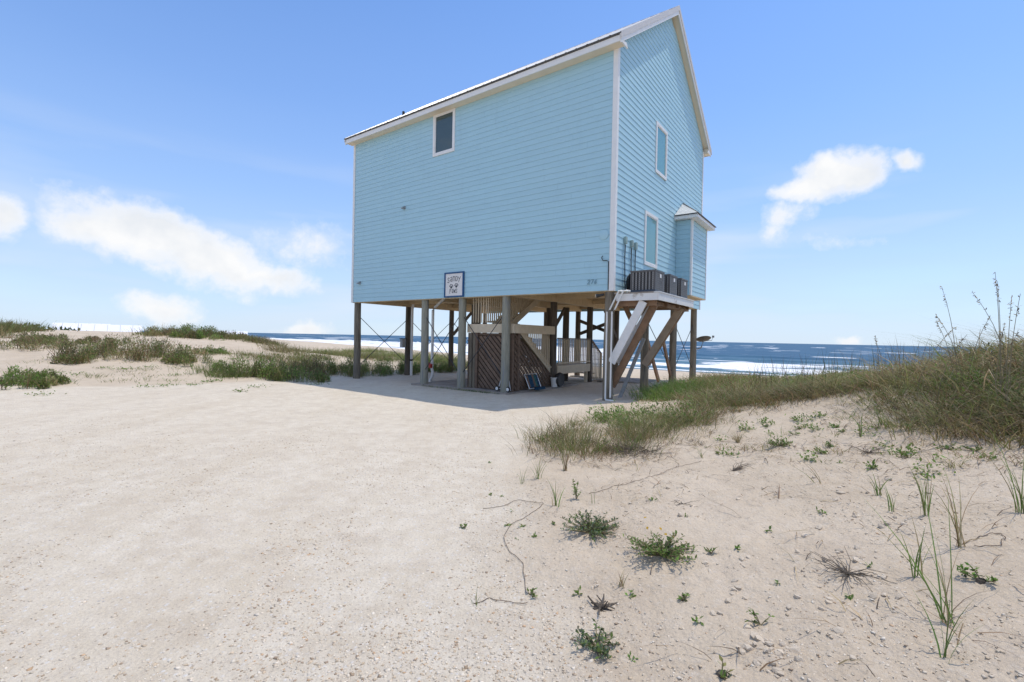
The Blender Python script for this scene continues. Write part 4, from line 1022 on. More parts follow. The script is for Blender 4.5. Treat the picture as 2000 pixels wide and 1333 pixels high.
WEEDS = [
    ((0.59, 3.45), 0.23, 0.15, 900, 'b', 'bushy blue green weed, left of the two largest on the sand'),
    ((0.98, 3.01), 0.23, 0.14, 950, 'g', 'bushy bright green weed, right of the two largest on the sand'),
    ((0.43, 2.23), 0.14, 0.07, 300, 'b', 'sprawling blue green weed at the bottom of the sand slope'),
    ((3.14, 5.5), 0.17, 0.12, 260, 'g', 'leafy green weed on the bare slope below the dune grass'),
    ((0.6, 4.2), 0.07, 0.2, 90, 'g', 'upright leafy weed in front of the reedy tufts'),
    ((1.29, 2.98), 0.05, 0.05, 22, 'g', 'single leaf rosette right of the bright green weed'),
    ((0.95, 2.52), 0.05, 0.04, 26, 'g', 'small rosette with a brown stone below the bright green weed'),
    ((0.14, 2.74), 0.06, 0.04, 30, 'g', 'pair of small rosettes on the runner at the drive edge'),
    ((-0.36, 3.76), 0.04, 0.06, 16, 'g', 'lone sprig standing out on the drive'),
    ((1.2, 2.22), 0.06, 0.07, 26, 'g', 'small leafy sprout among the pale stones'),
    ((2.31, 2.29), 0.1, 0.08, 60, 'g', 'leafy weed on a dark root between the right grass tufts'),
    ((4.46, 4.52), 0.14, 0.08, 120, 'g', 'low leafy weed at the foot of the dense dune grass on the right'),
    ((4.32, 4.66), 0.12, 0.07, 90, 'g', 'paler leafy weed left of the dark rooted one at the dune foot'),
    ((3.81, 4.5), 0.12, 0.09, 90, 'g', 'yellowish leafy weed above the stone cluster'),
    ((3.99, 5.66), 0.07, 0.07, 40, 'g', 'small leafy weed by the upright stalk tuft'),
    ((2.26, 3.39), 0.04, 0.03, 12, 'g', 'bright three leaved seedling in the middle of the slope'),
    ((0.89, 1.93), 0.05, 0.06, 24, 'g', 'leafy seedling on a dark root at the bottom edge'),
    ((3.52, 5.85), 0.08, 0.06, 40, 'g', 'upper leafy weed on the bare slope'),
    ((0.35, 3.65), 0.04, 0.03, 14, 'g', 'tiny rosette left of the blue green weed'),
    ((1.28, 6.43), 0.1, 0.12, 70, 'y', 'yellow flowered plant inside the dune grass'),
    ((5.04, 4.82), 0.14, 0.1, 110, 'g', 'leafy weed near the right edge under the dune grass'),
    ((0.46, 6.65), 0.16, 0.14, 160, 'g', 'leafy green clump at the left tip of the dune grass'),
    ((3.55, 6.56), 0.09, 0.07, 50, 'g', 'small green weed left of the upper slope weeds'),
]
SPROUTS = [
    (1.21, 3.97),
    (0.2, 3.47),
    (0.07, 3.48),
    (0.11, 3.68),
    (-0.01, 3.76),
    (-0.17, 4.51),
    (-0.07, 4.47),
    (-0.25, 5.67),
    (3.2, 4.57),
    (3.5, 4.39),
    (1.7, 2.33),
    (0.03, 4.05),
    (1.46, 2.99),
    (1.78, 3.22),
    (0.69, 2.63),
    (0.41, 2.71),
    (0.92, 2.28),
    (0.57, 2.11),
    (1.97, 2.56),
    (1.47, 2.56),
    (1.35, 3.57),
    (-9.92, 12.82),
    (-9.62, 13.18),
    (-9.2, 13.61),
    (-9.36, 14.55),
    (-10.77, 15.2),
    (-12.56, 13.18),
    (-10.61, 10.66),
    (-9.38, 15.49),
    (-12.3, 15.25),
    (-12.48, 15.16),
    (-12.8, 13.91),
    (-13.29, 13.79),
    (-13.04, 15.05),
    (-12.09, 15.72),
    (-11.36, 19.08),
    (-7.72, 15.71),
    (-6.15, 14.99),
    (-9.3, 14.83),
    (-7.37, 13.65),
    (-7.15, 12.48),
]
DEAD = [
    ((2.27, 4.78), 0.2, 30, 'fan of dead grey twigs lying on the bare slope'),
    ((1.82, 2.52), 0.16, 40, 'dark dead root crown sprawled in the middle of the slope'),
    ((3.67, 4.83), 0.16, 30, 'dead brown twiggy clump under the dune grass'),
    ((1.42, 3.88), 0.08, 8, 'small dead twig right of the blue green weed'),
    ((0.51, 2.55), 0.05, 30, 'clump of dark brown litter on the lower slope'),
    ((1.54, 5.93), 0.3, 120, 'dark dead brush in the heart of the near dune grass'),
]
RUNNERS = [
    ([(0.74, 4.32), (0.99, 4.45), (1.29, 4.66), (1.73, 5.05), (2.16, 5.32)], 'long dark runner stretched across the sand right of the leafy weed'),
    ([(-0.22, 4.17), (-0.04, 4.19), (0.08, 4.3), (0.25, 4.11), (0.3, 4.08)], 'thin brown runner reaching out on the drive'),
    ([(0.3, 4.08), (0.15, 3.87), (0.01, 3.75), (-0.03, 3.54), (0.0, 3.29), (0.1, 3.11), (0.11, 2.92), (0.11, 2.77)], 'curving brown runner along the drive edge'),
    ([(-0.18, 2.67), (-0.1, 2.72), (-0.01, 2.68), (0.12, 2.65)], 'short dark runner beside the tiny sprig on the drive'),
    ([(2.58, 2.67), (2.7, 2.69), (2.86, 2.75), (2.8, 2.65), (2.68, 2.57), (2.59, 2.62)], 'looped dry runner by the tall tuft on the right'),
    ([(0.32, 2.3), (0.37, 2.25), (0.41, 2.19), (0.44, 2.14)], 'dark stick beside the sprawling weed at the bottom'),
]
STONES = [
    (1.07, 1.98, 0.0175),
    (1.03, 2.05, 0.0193),
    (1.14, 2.08, 0.0105),
    (1.12, 2.12, 0.0238),
    (1.09, 2.08, 0.0138),
    (1.02, 2.07, 0.0086),
    (1.11, 2.05, 0.0113),
    (1.05, 1.97, 0.0195),
    (1.16, 2.07, 0.0235),
    (1.22, 2.09, 0.0081),
    (1.06, 2.06, 0.02),
    (1.16, 2.1, 0.0185),
    (1.05, 2.07, 0.0139),
    (1.13, 2.21, 0.0179),
    (1.1, 2.08, 0.0178),
    (1.18, 2.09, 0.0126),
    (1.14, 2.05, 0.0083),
    (1.29, 2.22, 0.0094),
    (1.16, 1.98, 0.0092),
    (1.19, 2.2, 0.0104),
    (1.13, 2.1, 0.0224),
    (1.28, 2.17, 0.0215),
    (1.1, 2.05, 0.0104),
    (1.12, 2.02, 0.0165),
    (1.05, 1.96, 0.0139),
    (1.22, 2.07, 0.0171),
    (1.24, 2.02, 0.0257),
    (1.22, 2.03, 0.0141),
    (1.11, 1.95, 0.0153),
    (1.22, 1.95, 0.0222),
    (1.07, 1.91, 0.0099),
    (1.15, 2.04, 0.0157),
    (1.11, 1.9, 0.0198),
    (1.2, 2.18, 0.0158),
    (1.09, 1.89, 0.0113),
    (1.11, 1.92, 0.0217),
    (1.19, 2.01, 0.0119),
    (1.18, 2.02, 0.0213),
    (1.21, 2.03, 0.0129),
    (1.17, 2.01, 0.0223),
    (2.5, 3.69, 0.01),
    (2.73, 3.89, 0.0235),
    (2.61, 3.71, 0.0284),
    (2.47, 3.57, 0.021),
    (2.49, 3.57, 0.0112),
    (2.6, 3.72, 0.0151),
    (2.77, 3.9, 0.0165),
    (2.61, 3.74, 0.0155),
    (3.49, 3.89, 0.0287),
    (2.99, 3.78, 0.0098),
    (3.13, 3.89, 0.0284),
    (3.29, 4.13, 0.0114),
    (3.39, 3.97, 0.0098),
    (3.6, 4.13, 0.0139),
    (3.57, 4.12, 0.0099),
    (3.23, 3.75, 0.0128),
    (3.29, 4.02, 0.0203),
    (3.13, 3.53, 0.0238),
    (3.52, 4.16, 0.0102),
    (3.44, 4.04, 0.0134),
    (3.61, 4.11, 0.01),
    (3.34, 4.07, 0.0135),
    (3.43, 4.17, 0.0099),
    (3.34, 3.96, 0.0111),
    (3.32, 3.91, 0.0214),
    (3.43, 4.05, 0.0239),
    (2.51, 2.99, 0.0191),
    (2.54, 3.1, 0.0143),
    (2.48, 3.01, 0.0109),
    (2.48, 3.0, 0.0098),
    (2.44, 3.03, 0.0229),
    (2.69, 3.19, 0.0148),
    (2.59, 3.2, 0.0145),
    (2.62, 3.17, 0.0106),
    (2.42, 2.91, 0.016),
    (2.52, 3.01, 0.0142),
    (2.28, 3.44, 0.0127),
    (2.24, 4.65, 0.0268),
    (1.88, 3.87, 0.0243),
    (2.27, 3.8, 0.0154),
    (1.78, 3.21, 0.0103),
    (1.75, 3.44, 0.0094),
    (1.77, 3.15, 0.0107),
    (2.7, 4.17, 0.0221),
    (1.79, 2.3, 0.0241),
    (1.79, 3.29, 0.0117),
    (1.77, 2.87, 0.0209),
    (1.87, 2.33, 0.0118),
    (2.31, 4.7, 0.0142),
    (1.41, 2.84, 0.0214),
    (1.46, 2.85, 0.0205),
    (1.95, 3.09, 0.0265),
    (1.83, 2.89, 0.0155),
    (1.4, 2.43, 0.0101),
    (2.09, 3.17, 0.0283),
    (1.67, 2.92, 0.0109),
    (1.6, 2.33, 0.0176),
    (1.94, 2.77, 0.016),
    (1.96, 2.78, 0.0248),
    (1.62, 2.45, 0.0091),
    (1.82, 2.7, 0.0227),
    (1.46, 2.33, 0.0116),
    (2.61, 3.71, 0.0118),
    (2.79, 3.67, 0.0195),
    (2.4, 3.24, 0.02),
    (2.42, 3.3, 0.0139),
    (2.51, 3.68, 0.0118),
    (2.5, 3.37, 0.0133),
    (2.26, 2.97, 0.0116),
    (2.03, 2.8, 0.0131),
    (3.76, 5.43, 0.0084),
    (4.3, 6.62, 0.0147),
    (4.35, 6.91, 0.0093),
    (3.66, 6.19, 0.0127),
    (3.76, 5.72, 0.0125),
    (3.68, 6.18, 0.0279),
    (3.68, 5.18, 0.0161),
    (3.48, 5.75, 0.0126),
    (4.24, 6.36, 0.0243),
    (3.75, 5.61, 0.0124),
    (3.29, 5.33, 0.0127),
    (4.16, 6.6, 0.0173),
    (4.09, 6.58, 0.0206),
    (3.27, 5.42, 0.0232),
    (3.65, 5.83, 0.0166),
    (1.49, 3.79, 0.0132),
    (1.35, 4.16, 0.0126),
    (1.46, 3.78, 0.0098),
    (1.42, 3.98, 0.0226),
    (1.32, 3.6, 0.027),
    (1.59, 3.7, 0.0086),
    (1.46, 4.33, 0.0267),
    (1.6, 4.18, 0.0123),
    (1.57, 4.28, 0.0124),
    (1.48, 3.6, 0.0122),
    (2.23, 2.89, 0.0142),
    (1.95, 2.63, 0.0208),
    (2.39, 3.01, 0.0279),
    (2.06, 2.77, 0.0258),
    (1.94, 2.64, 0.0146),
    (2.11, 2.7, 0.0111),
    (2.38, 3.24, 0.0252),
    (2.06, 2.64, 0.0098),
    (1.39, 2.32, 0.0152),
    (1.36, 2.12, 0.0103),
    (1.63, 2.45, 0.0081),
    (1.48, 2.4, 0.0183),
    (1.58, 2.31, 0.0162),
    (1.47, 2.08, 0.0266),
    (1.52, 2.27, 0.018),
    (1.48, 2.25, 0.0117),
    (1.39, 2.77, 0.0111),
    (1.03, 2.41, 0.0115),
    (1.23, 2.55, 0.0159),
    (1.26, 2.57, 0.0199),
    (1.2, 2.52, 0.0109),
    (1.15, 2.45, 0.0227),
    (0.95, 2.35, 0.0108),
    (1.03, 2.34, 0.0211),
    (1.25, 2.47, 0.018),
    (1.27, 2.63, 0.0208),
    (0.52, 2.8, 0.0096),
    (0.53, 2.75, 0.009),
    (0.62, 2.74, 0.0108),
    (0.5, 2.76, 0.0157),
    (0.52, 2.75, 0.0112),
    (1.42, 1.92, 0.0201),
    (1.9, 2.28, 0.0218),
    (1.95, 2.44, 0.0139),
    (1.78, 2.16, 0.0104),
    (1.78, 2.26, 0.0081),
    (1.64, 2.3, 0.0127),
    (1.85, 2.31, 0.0168),
    (1.65, 2.28, 0.0095),
    (1.2, 2.83, 0.015),
    (0.95, 2.34, 0.01),
    (1.01, 2.69, 0.0157),
    (1.2, 2.86, 0.0226),
    (1.06, 2.34, 0.0161),
    (1.19, 2.77, 0.0169),
]

# ---- right hand dune: the matted grass cover
right_poly = [(.15,6.5),(.25,6.0),(.55,5.7),(.95,5.65),(1.6,5.8),(2.3,6.4),(3.0,7.4),(3.8,7.9),(4.3,8.0),(4.9,7.5),(5.4,7.25),(5.0,6.4),(4.45,5.3),(4.8,4.9),(5.1,4.4),(7,3.5),(14,2),(18,9),(15,15),(10,18),(7.2,18.8),(5.9,16.8),(4.6,14.6),(3.3,12.4),(2.5,11.6),(1.7,10.3),(1.0,9.0),(.5,7.4)]
upper_poly = [(3.2,11.6),(4.2,9.2),(4.9,7.6),(5.4,7.25),(5.0,6.4),(4.45,5.3),(5.1,4.4),(7,3.5),(14,2),(18,9),(15,15),(10,18),(7.2,18.8),(5.9,16.8),(4.6,14.6)]
vg = Veg()
MIXA = dict(olive=2.6, green=2.4, straw=2.6, rust=1.2, dead=1.4, bright=.6)
def thatch(poly, n, patch=None, seed=3):
    """dead stems and blades lying on the sand"""
    p = in_poly(poly, n)
    if patch: p = p[fbm(p[:, 0]*patch[0], p[:, 1]*patch[0], seed) > patch[1]]
    k = len(p); vg.blades(np.c_[p, terrain(p[:, 0], p[:, 1])+.004], rng.uniform(.05, .13, k), rng.uniform(0, 6.28, k), rng.uniform(1.2, 3.2, k), rng.uniform(.005, .010, k), tones(k, dict(straw=2, dead=3, rust=1.5), .35), rng.uniform(.6, 1.0, k))
dense = [(5.3,7.3),(5.0,6.3),(4.75,5.5),(5.1,5.0),(5.6,4.5),(7,3.4),(11,3),(15,8),(12,13),(8.5,13),(6.5,10),(5.8,8.6)]
bank = [(2.9,11.4),(3.6,9.8),(5.0,9.2),(7,9.6),(9,11.5),(10,14),(8.6,17.5),(7.2,17.6),(5.6,15.4),(4.2,13.4)]
DM = dict(olive=2.8, straw=3.0, rust=2.4, green=2.2, dead=1.8, bright=.7, dark=1.2)
thatch(upper_poly, 9000, (.9, .42)); thatch([(2.2,6.2),(3.2,7.2),(4.4,7.8),(5.2,7.0),(4.7,5.6),(4.2,4.6),(4.8,3.9),(4.3,3.3),(3.4,4.4),(2.6,5.2)], 1500, (1.3, .50))
thatch([(.2,6.4),(.3,5.7),(1.2,5.2),(2.4,5.9),(3.4,7.4),(2,7.6),(.6,7.2)], 1300)
thatch([(1.0,6.6),(3.4,7.2),(4.4,8.6),(3.2,10.8),(1.7,9.6)], 900, (1.2, .48))
thatch([(.7,1.6),(3.8,1.6),(4.6,3.6),(3.6,5.4),(2.2,5.8),(.8,5.0)], 420, (1.5, .5))
# low growth everywhere on the dune, broken by bare sand
grass_cover(vg, upper_poly, 480, 26, .22, MIXA, .24, (.5, 1.8), (.007, .014), (.9, .53), 5, (.15, .8), clumpvar=.5)
grass_cover(vg, upper_poly, 250, 60, .42, MIXA, .34, (.4, 1.9), (.008, .016), (.7, .53), 6, (.25, .9), clumpvar=.5)
# big arching clumps of the right hand mound
grass_cover(vg, dense, 210, 75, .52, DM, .40, (.5, 2.2), (.009, .018), (.9, .46), 7, (.4, 1.0), clumpvar=.5)
grass_cover(vg, [(5.5,6.8),(5.3,5.2),(6.4,4.4),(9,5),(10,8.5),(7.5,9)], 125, 85, .80, DM, .40, (.4, 2.0), (.009, .018), (1.1, .42), 8, (.35, .95), clumpvar=.5)
grass_cover(vg, bank, 200, 60, .46, dict(olive=3, green=2.2, straw=3.0, rust=2.2, dead=1.6, bright=.6, dark=.5), .36, (.3, 1.6), (.009, .017), (.9, .47), 9, (.15, .75), clumpvar=.5)
grass_cover(vg, [(3.0,11.6),(3.5,10.6),(4.6,11.6),(5.2,13.4),(4.6,13.9)], 45, 70, .40, dict(bright=3, green=4, dark=.6), .35, (.3, 1.1), (.009, .016), None, 9, (.1, .5))
front = [(.2,6.5),(.35,6.05),(.9,5.8),(1.6,5.95),(2.2,6.5),(2.0,7.1),(1.3,7.4),(.5,7.0)]
grass_cover(vg, front, 46, 55, .34, dict(olive=3, green=2.4, straw=2.4, dead=2.0, rust=1), .22, (.2, 1.2), (.005, .010), (1.6, .38), 5, (.05, .6), clumpvar=.5)
grass_cover(vg, [(1.4,7.3),(2.4,6.9),(3.3,7.7),(4.2,8.3),(4.0,9.5),(2.6,10.4),(1.6,9.4),(1.0,8.2)], 95, 45, .30, dict(olive=2.6, green=3.4, straw=2, rust=1, dead=.8, bright=1), .30, (.3, 1.6), (.007, .013), (1.1, .50), 12, (.1, .7), clumpvar=.5)
grass_cover(vg, [(2.2,6.2),(3.2,7.2),(4.4,7.8),(5.2,7.0),(4.7,5.6),(4.2,4.6),(4.8,3.9),(4.3,3.3),(3.4,4.4),(2.6,5.2)], 40, 16, .20, MIXA, .12, (.4, 1.6), (.005, .010), (1.3, .50), 12, (.1, .7), clumpvar=.5)
grass_cover(vg, [(3.7,8.1),(4.3,8.0),(4.9,7.5),(5.4,7.3),(6.2,8.6),(5.6,9.8),(4.2,10.2),(3.4,9.4)], 85, 55, .36, DM, .32, (.4, 1.8), (.008, .015), (1.0, .40), 14, (.2, .8), clumpvar=.5)
thatch([(3.7,8.1),(4.3,8.0),(4.9,7.5),(5.4,7.3),(6.2,8.6),(5.6,9.8),(4.2,10.2),(3.4,9.4)], 900)
edge_band = [(2.5,6.8),(3.8,7.75),(4.4,7.85),(5.0,7.3),(5.25,7.0),(4.85,6.3),(4.4,5.4),(4.8,4.75),(5.1,4.3),(6.2,4.6),(6.2,6.5),(6.0,8),(4.6,9),(3.2,8.6),(2.3,7.4)]
grass_cover(vg, edge_band, 150, 55, .36, DM, .30, (.4, 1.9), (.007, .014), (1.1, .41), 22, (.2, .85), clumpvar=.55)
thatch(edge_band, 1500, (1.1, .38), 22)
lw = in_poly(dense, 80, .1); lw = np.concatenate([lw, in_poly(bank, 45), in_poly([(1.2,6.6),(3.0,7.2),(4.2,8.4),(3,10),(1.4,9)], 12)])
for (x, y) in lw:
    k = 90; rr_ = rng.uniform(.10, .30); b = np.c_[rng.normal(size=(k, 2))*rr_*.6+[x, y], np.zeros(k)]; b[:, 2] = terrain(b[:, 0], b[:, 1])+np.abs(rng.normal(size=k))*.10
    vg.leaves(b, rng.normal(size=(k, 3))*[1, 1, .5]+[0, 0, .5], rng.uniform(.04, .09, k), .03, tones(1, dict(green=2, bright=2, dark=1), .3)*.5+tones(k, dict(green=3, bright=2, dark=1, olive=1))*.5)
# tall thin stalks standing against the sea
stk_xy = in_poly([(4.6,9.4),(6.2,8.6),(8.0,9.0),(10.5,10.5),(11.5,14),(9,16),(6,12)], 300)
vg.blades(np.c_[stk_xy, terrain(stk_xy[:, 0], stk_xy[:, 1])], rng.uniform(.45, .92, 300), rng.uniform(0, 6.28, 300), rng.uniform(.05, .4, 300), rng.uniform(.008, .014, 300), tones(300, dict(dead=3, olive=1, dark=2)), .05)
tag(vg.build('dune_grass', M['leaf']), 'matted olive and straw dune grass covering the right hand dune', 'grass', None, 'stuff')
# sea oats against the sky
def sea_oat(x, y, h, ang, lean, label, heads=1):
    g = gz(x, y); r = empty('sea_oat', (x, y, g)); tag(r, label, 'grass', 'sea oats standing above the right hand dune')
    pts = [(math.cos(ang)*h*lean*t*t, math.sin(ang)*h*lean*t*t, h*t*(1-.06*t)) for t in np.linspace(0, 1, 7)]
    m = MB(); m.tube(pts, [.0042, .004, .0038, .0035, .003, .0025, .002], 5); o = m.build('stem', M['straw'], r)
    v = Veg(); k = 22; t = rng.uniform(.80, 1.0, k); b = np.stack([np.cos(ang)*h*lean*t*t, np.sin(ang)*h*lean*t*t, h*t*(1-.06*t)], 1)
    d = rng.normal(size=(k, 3))*.5+np.array([math.cos(ang)*.5, math.sin(ang)*.5, .2]); v.leaves(b, d, rng.uniform(.022, .045, k), .013, tones(k, dict(straw=3, dead=2))); tag(v.build('seed_head', M['leaf'], r), None, None, None, 'stuff')
    v = Veg(); k = 6; v.blades(np.zeros((k, 3))+rng.normal(size=(k, 3))*[.01, .01, 0], rng.uniform(.3, .6, k)*h, rng.uniform(0, 6.28, k), rng.uniform(.3, .9, k), .007, tones(k, dict(olive=2, green=1)), .3); v.build('blades', M['leaf'], r)
M['straw'] = material('straw_stem', (.22, .18, .10), .7, .2, 20)
SEA_OATS = [
    (5.93, 6.28, 1.50, 2.6, 0.12, 'lone tall sea oat stalk left of the clump above the right dune'),
    (6.24, 5.92, 1.35, 2.9, 0.30, 'sea oat stalk leaning left in the clump above the right dune'),
    (5.85, 5.65, 1.68, 1.5, 0.06, 'tallest sea oat stalk above the right dune'),
    (5.90, 5.69, 1.55, 1.2, 0.08, 'second tallest sea oat stalk beside the tallest one'),
    (5.53, 5.28, 1.41, 0.6, 0.12, 'sea oat stalk with loose head near the right edge'),
    (5.36, 5.10, 1.49, 0.4, 0.15, 'sea oat stalk at the very right edge of the picture'),
    (5.99, 6.39, 1.01, 2.2, 0.20, 'short sea oat stalk left of the lone tall one'),
    (5.87, 7.53, 0.82, 1.8, 0.10, 'small isolated sea oat head above the sea horizon'),
]
for q in SEA_OATS: sea_oat(*q)
for k in range(16):
    sea_oat(random.uniform(5.3, 6.6), random.uniform(4.9, 6.4), random.uniform(.65, 1.15), random.uniform(0, 6.28), random.uniform(.1, .4), 'slender sea oat in the fuzzy clump at the right edge of the dune')
# ---- single grass tufts on the open sand, blade by blade
for (xy, h, nb_, a0, ln, lab) in TUFTS:
    x, y = xy; r = empty('grass_tuft', (x, y, gz(x, y)-.01)); tag(r, lab, 'grass', 'grass tufts on the open sand')
    dry = any(k in lab for k in ('dry', 'brown', 'dead', 'reddish'))
    for k in range(nb_):
        v = Veg(); a = R(a0)+random.gauss(0, 1.2 if ln < 1 else .35)
        v.blades(np.array([[random.gauss(0, .012), random.gauss(0, .012), 0]]), h*random.uniform(.5, 1.1), a, ln*random.uniform(.4, 1.3), random.uniform(.0055, .009) if h > .25 else .005,
                 tones(1, dict(straw=3, olive=1, rust=1) if dry else dict(green=4, olive=2, bright=2, straw=.6)), random.uniform(.02, .35), 5)
        v.build('blade', M['leaf'], r)
    if 'root' in lab or 'arching' in lab:
        for k in range(7):
            v = Veg(); v.blades(np.array([[0, 0, .02]]), h*random.uniform(.25, .5), random.uniform(0, 6.28), random.uniform(1.0, 2.2), .004, tones(1, dict(straw=1, dead=2)), .9, 5); v.build('dry_blade', M['leaf'], r)
# ---- leafy weeds
for (xy, rad, hh, nl, ck, lab) in WEEDS:
    x, y = xy; r = empty('weed', (x, y, gz(x, y)-.005)); tag(r, lab, 'weed', 'leafy weeds on the open sand')
    ns = max(4, nl//14); sm = MB(); v = Veg()
    for k in range(ns):
        a = random.uniform(0, 6.28); rr = rad*math.sqrt(random.uniform(.05, 1)); tip = (rr*math.cos(a), rr*math.sin(a), hh*random.uniform(.35, 1)*(1-.45*(rr/rad)**2))
        pts = [(0, 0, 0), (tip[0]*.45, tip[1]*.45, tip[2]*.55), tip]
        sm.tube(pts, [.0035, .0028, .0016], 4, False)
        m_ = max(3, nl//ns); t = rng.uniform(.3, 1.05, m_)[:, None]; b = np.array(pts[1])*(1-t)*2*t*1.0 + np.array(tip)*t*t
        d = rng.normal(size=(m_, 3))*np.array([1, 1, .5])+np.array([0, 0, .55]); sz = rng.uniform(.5, 1.1, m_)*(.030 if nl > 60 else .034)
        v.leaves(b, d, sz, sz*.45, tones(m_, dict(blue=4, green=2, dark=1) if ck == 'b' else dict(green=4, bright=2, olive=1, dark=1)))
    if ck == 'y' or 'bright green weed, right' in lab:
        k = 5; b = np.c_[rng.normal(size=(k, 2))*rad*.5, np.full(k, hh*1.05)]; v.leaves(b, rng.normal(size=(k, 3)), .025, .02, np.array([.6, .36, .02]))
    tag(sm.build('stems', M['straw'], r), None, None, None, 'stuff'); tag(v.build('leaves', M['leaf'], r), None, None, None, 'stuff')
    if 'root' in lab:
        q = MB(); q.lathe([(.002, -.01), (.026, .0), (.02, .014), (.005, .02)], 7); q.build('root_crown', M['piling_dark'], r)
foot = in_poly([(2.4,6.0),(3.6,7.2),(4.6,6.9),(4.4,5.4),(4.0,4.6),(4.7,4.0),(4.1,3.0),(3.2,4.0),(2.5,5.0)], 34)
for (x, y) in foot:
    r = empty('weed', (x, y, gz(x, y)-.005)); tag(r, 'small leafy weed scattered on the bare sand below the dune grass', 'weed', 'small weeds at the foot of the dune')
    k = int(rng.integers(18, 70)); rr_ = rng.uniform(.03, .09); v = Veg(); b = np.c_[rng.normal(size=(k, 2))*rr_*.7, np.abs(rng.normal(size=k))*rr_*.6]
    v.leaves(b, rng.normal(size=(k, 3))*[1, 1, .5]+[0, 0, .5], rng.uniform(.025, .05, k), .018, tones(k, dict(green=3, bright=2, olive=1))); v.build('leaves', M['leaf'], r)
# ---- tiny seedlings
for k, (x, y) in enumerate(SPROUTS):
    far_ = y > 9; s_ = (.10 if far_ else .028)*random.uniform(.7, 1.3)
    r = empty('seedling', (x, y, gz(x, y)-.004)); tag(r, 'small low green plant scattered on the sand beyond the drive' if far_ else 'tiny green seedling sprouting from the near sand', 'plant', 'far low plants on the sand' if far_ else 'tiny seedlings on the near sand')
    n_l = 46 if far_ else 9; v = Veg(); b = np.c_[rng.normal(size=(n_l, 2))*s_*(1.3 if far_ else .25), np.abs(rng.normal(size=n_l))*s_*.3]
    v.leaves(b, rng.normal(size=(n_l, 3))*[1, 1, .4]+[0, 0, .4], (.06 if far_ else s_), (.03 if far_ else s_*.45), tones(n_l, dict(green=3, bright=2, olive=1))); v.build('leaves', M['leaf'], r)
# ---- dead twigs and litter
for (xy, s_, n_t, lab) in DEAD:
    x, y = xy; r = empty('dead_brush' if n_t > 100 else 'dead_twigs', (x, y, gz(x, y)-.003)); tag(r, lab, 'twigs')
    m = MB(); fan = 'fan' in lab
    for k in range(n_t):
        a = random.uniform(.1, 1.1) if fan else random.uniform(0, 6.28); l = s_*random.uniform(.4, 1.3); e_ = random.uniform(.02, .35 if n_t < 100 else .5)
        p0 = Vector((random.gauss(0, .006), random.gauss(0, .006), .004)) if n_t < 100 else Vector((random.gauss(0, .16), random.gauss(0, .12), random.uniform(0, .05)))
        d = Vector((math.cos(a), math.sin(a), e_)); b = p0+d*l*.5+Vector((random.gauss(0, .015), random.gauss(0, .015), random.gauss(.005, .008))); c = b+d*l*.5+Vector((random.gauss(0, .03), random.gauss(0, .03), random.gauss(-.01, .02)))
        m.tube([p0, b, c], [.0022, .0018, .001] if 'litter' not in lab else [.008, .006, .003], 4, False)
    tag(m.build('twigs', M['dead_twig'] if 'dead_twig' in M else M['piling_dark'], r), None, None, None, 'stuff')
# ---- runners creeping over the sand
M['runner'] = material('brown_runner', (.13, .09, .065), .8, .3, 20)
for pts, lab in RUNNERS:
    P_ = np.array(pts); tt = np.linspace(0, len(P_)-1, 8*len(P_)); X = np.interp(tt, range(len(P_)), P_[:, 0]); Y = np.interp(tt, range(len(P_)), P_[:, 1])
    for _ in range(3): X[1:-1] = (X[:-2]+X[1:-1]*2+X[2:])/4; Y[1:-1] = (Y[:-2]+Y[1:-1]*2+Y[2:])/4
    X = X+(vnoise(tt*2.3, tt*0, 3)-.5)*.02; Y = Y+(vnoise(tt*2.1, tt*0+5, 4)-.5)*.02
    Z_ = terrain(X, Y)+.003+.008*vnoise(tt*1.7, tt*0, 8)
    m = MB(); m.tube([(a-X[0], b-Y[0], c-Z_[0]) for a, b, c in zip(X, Y, Z_)], .0020, 5); o = m.build('runner', M['runner']); o.location = (X[0], Y[0], Z_[0]); tag(o, lab, 'runner')
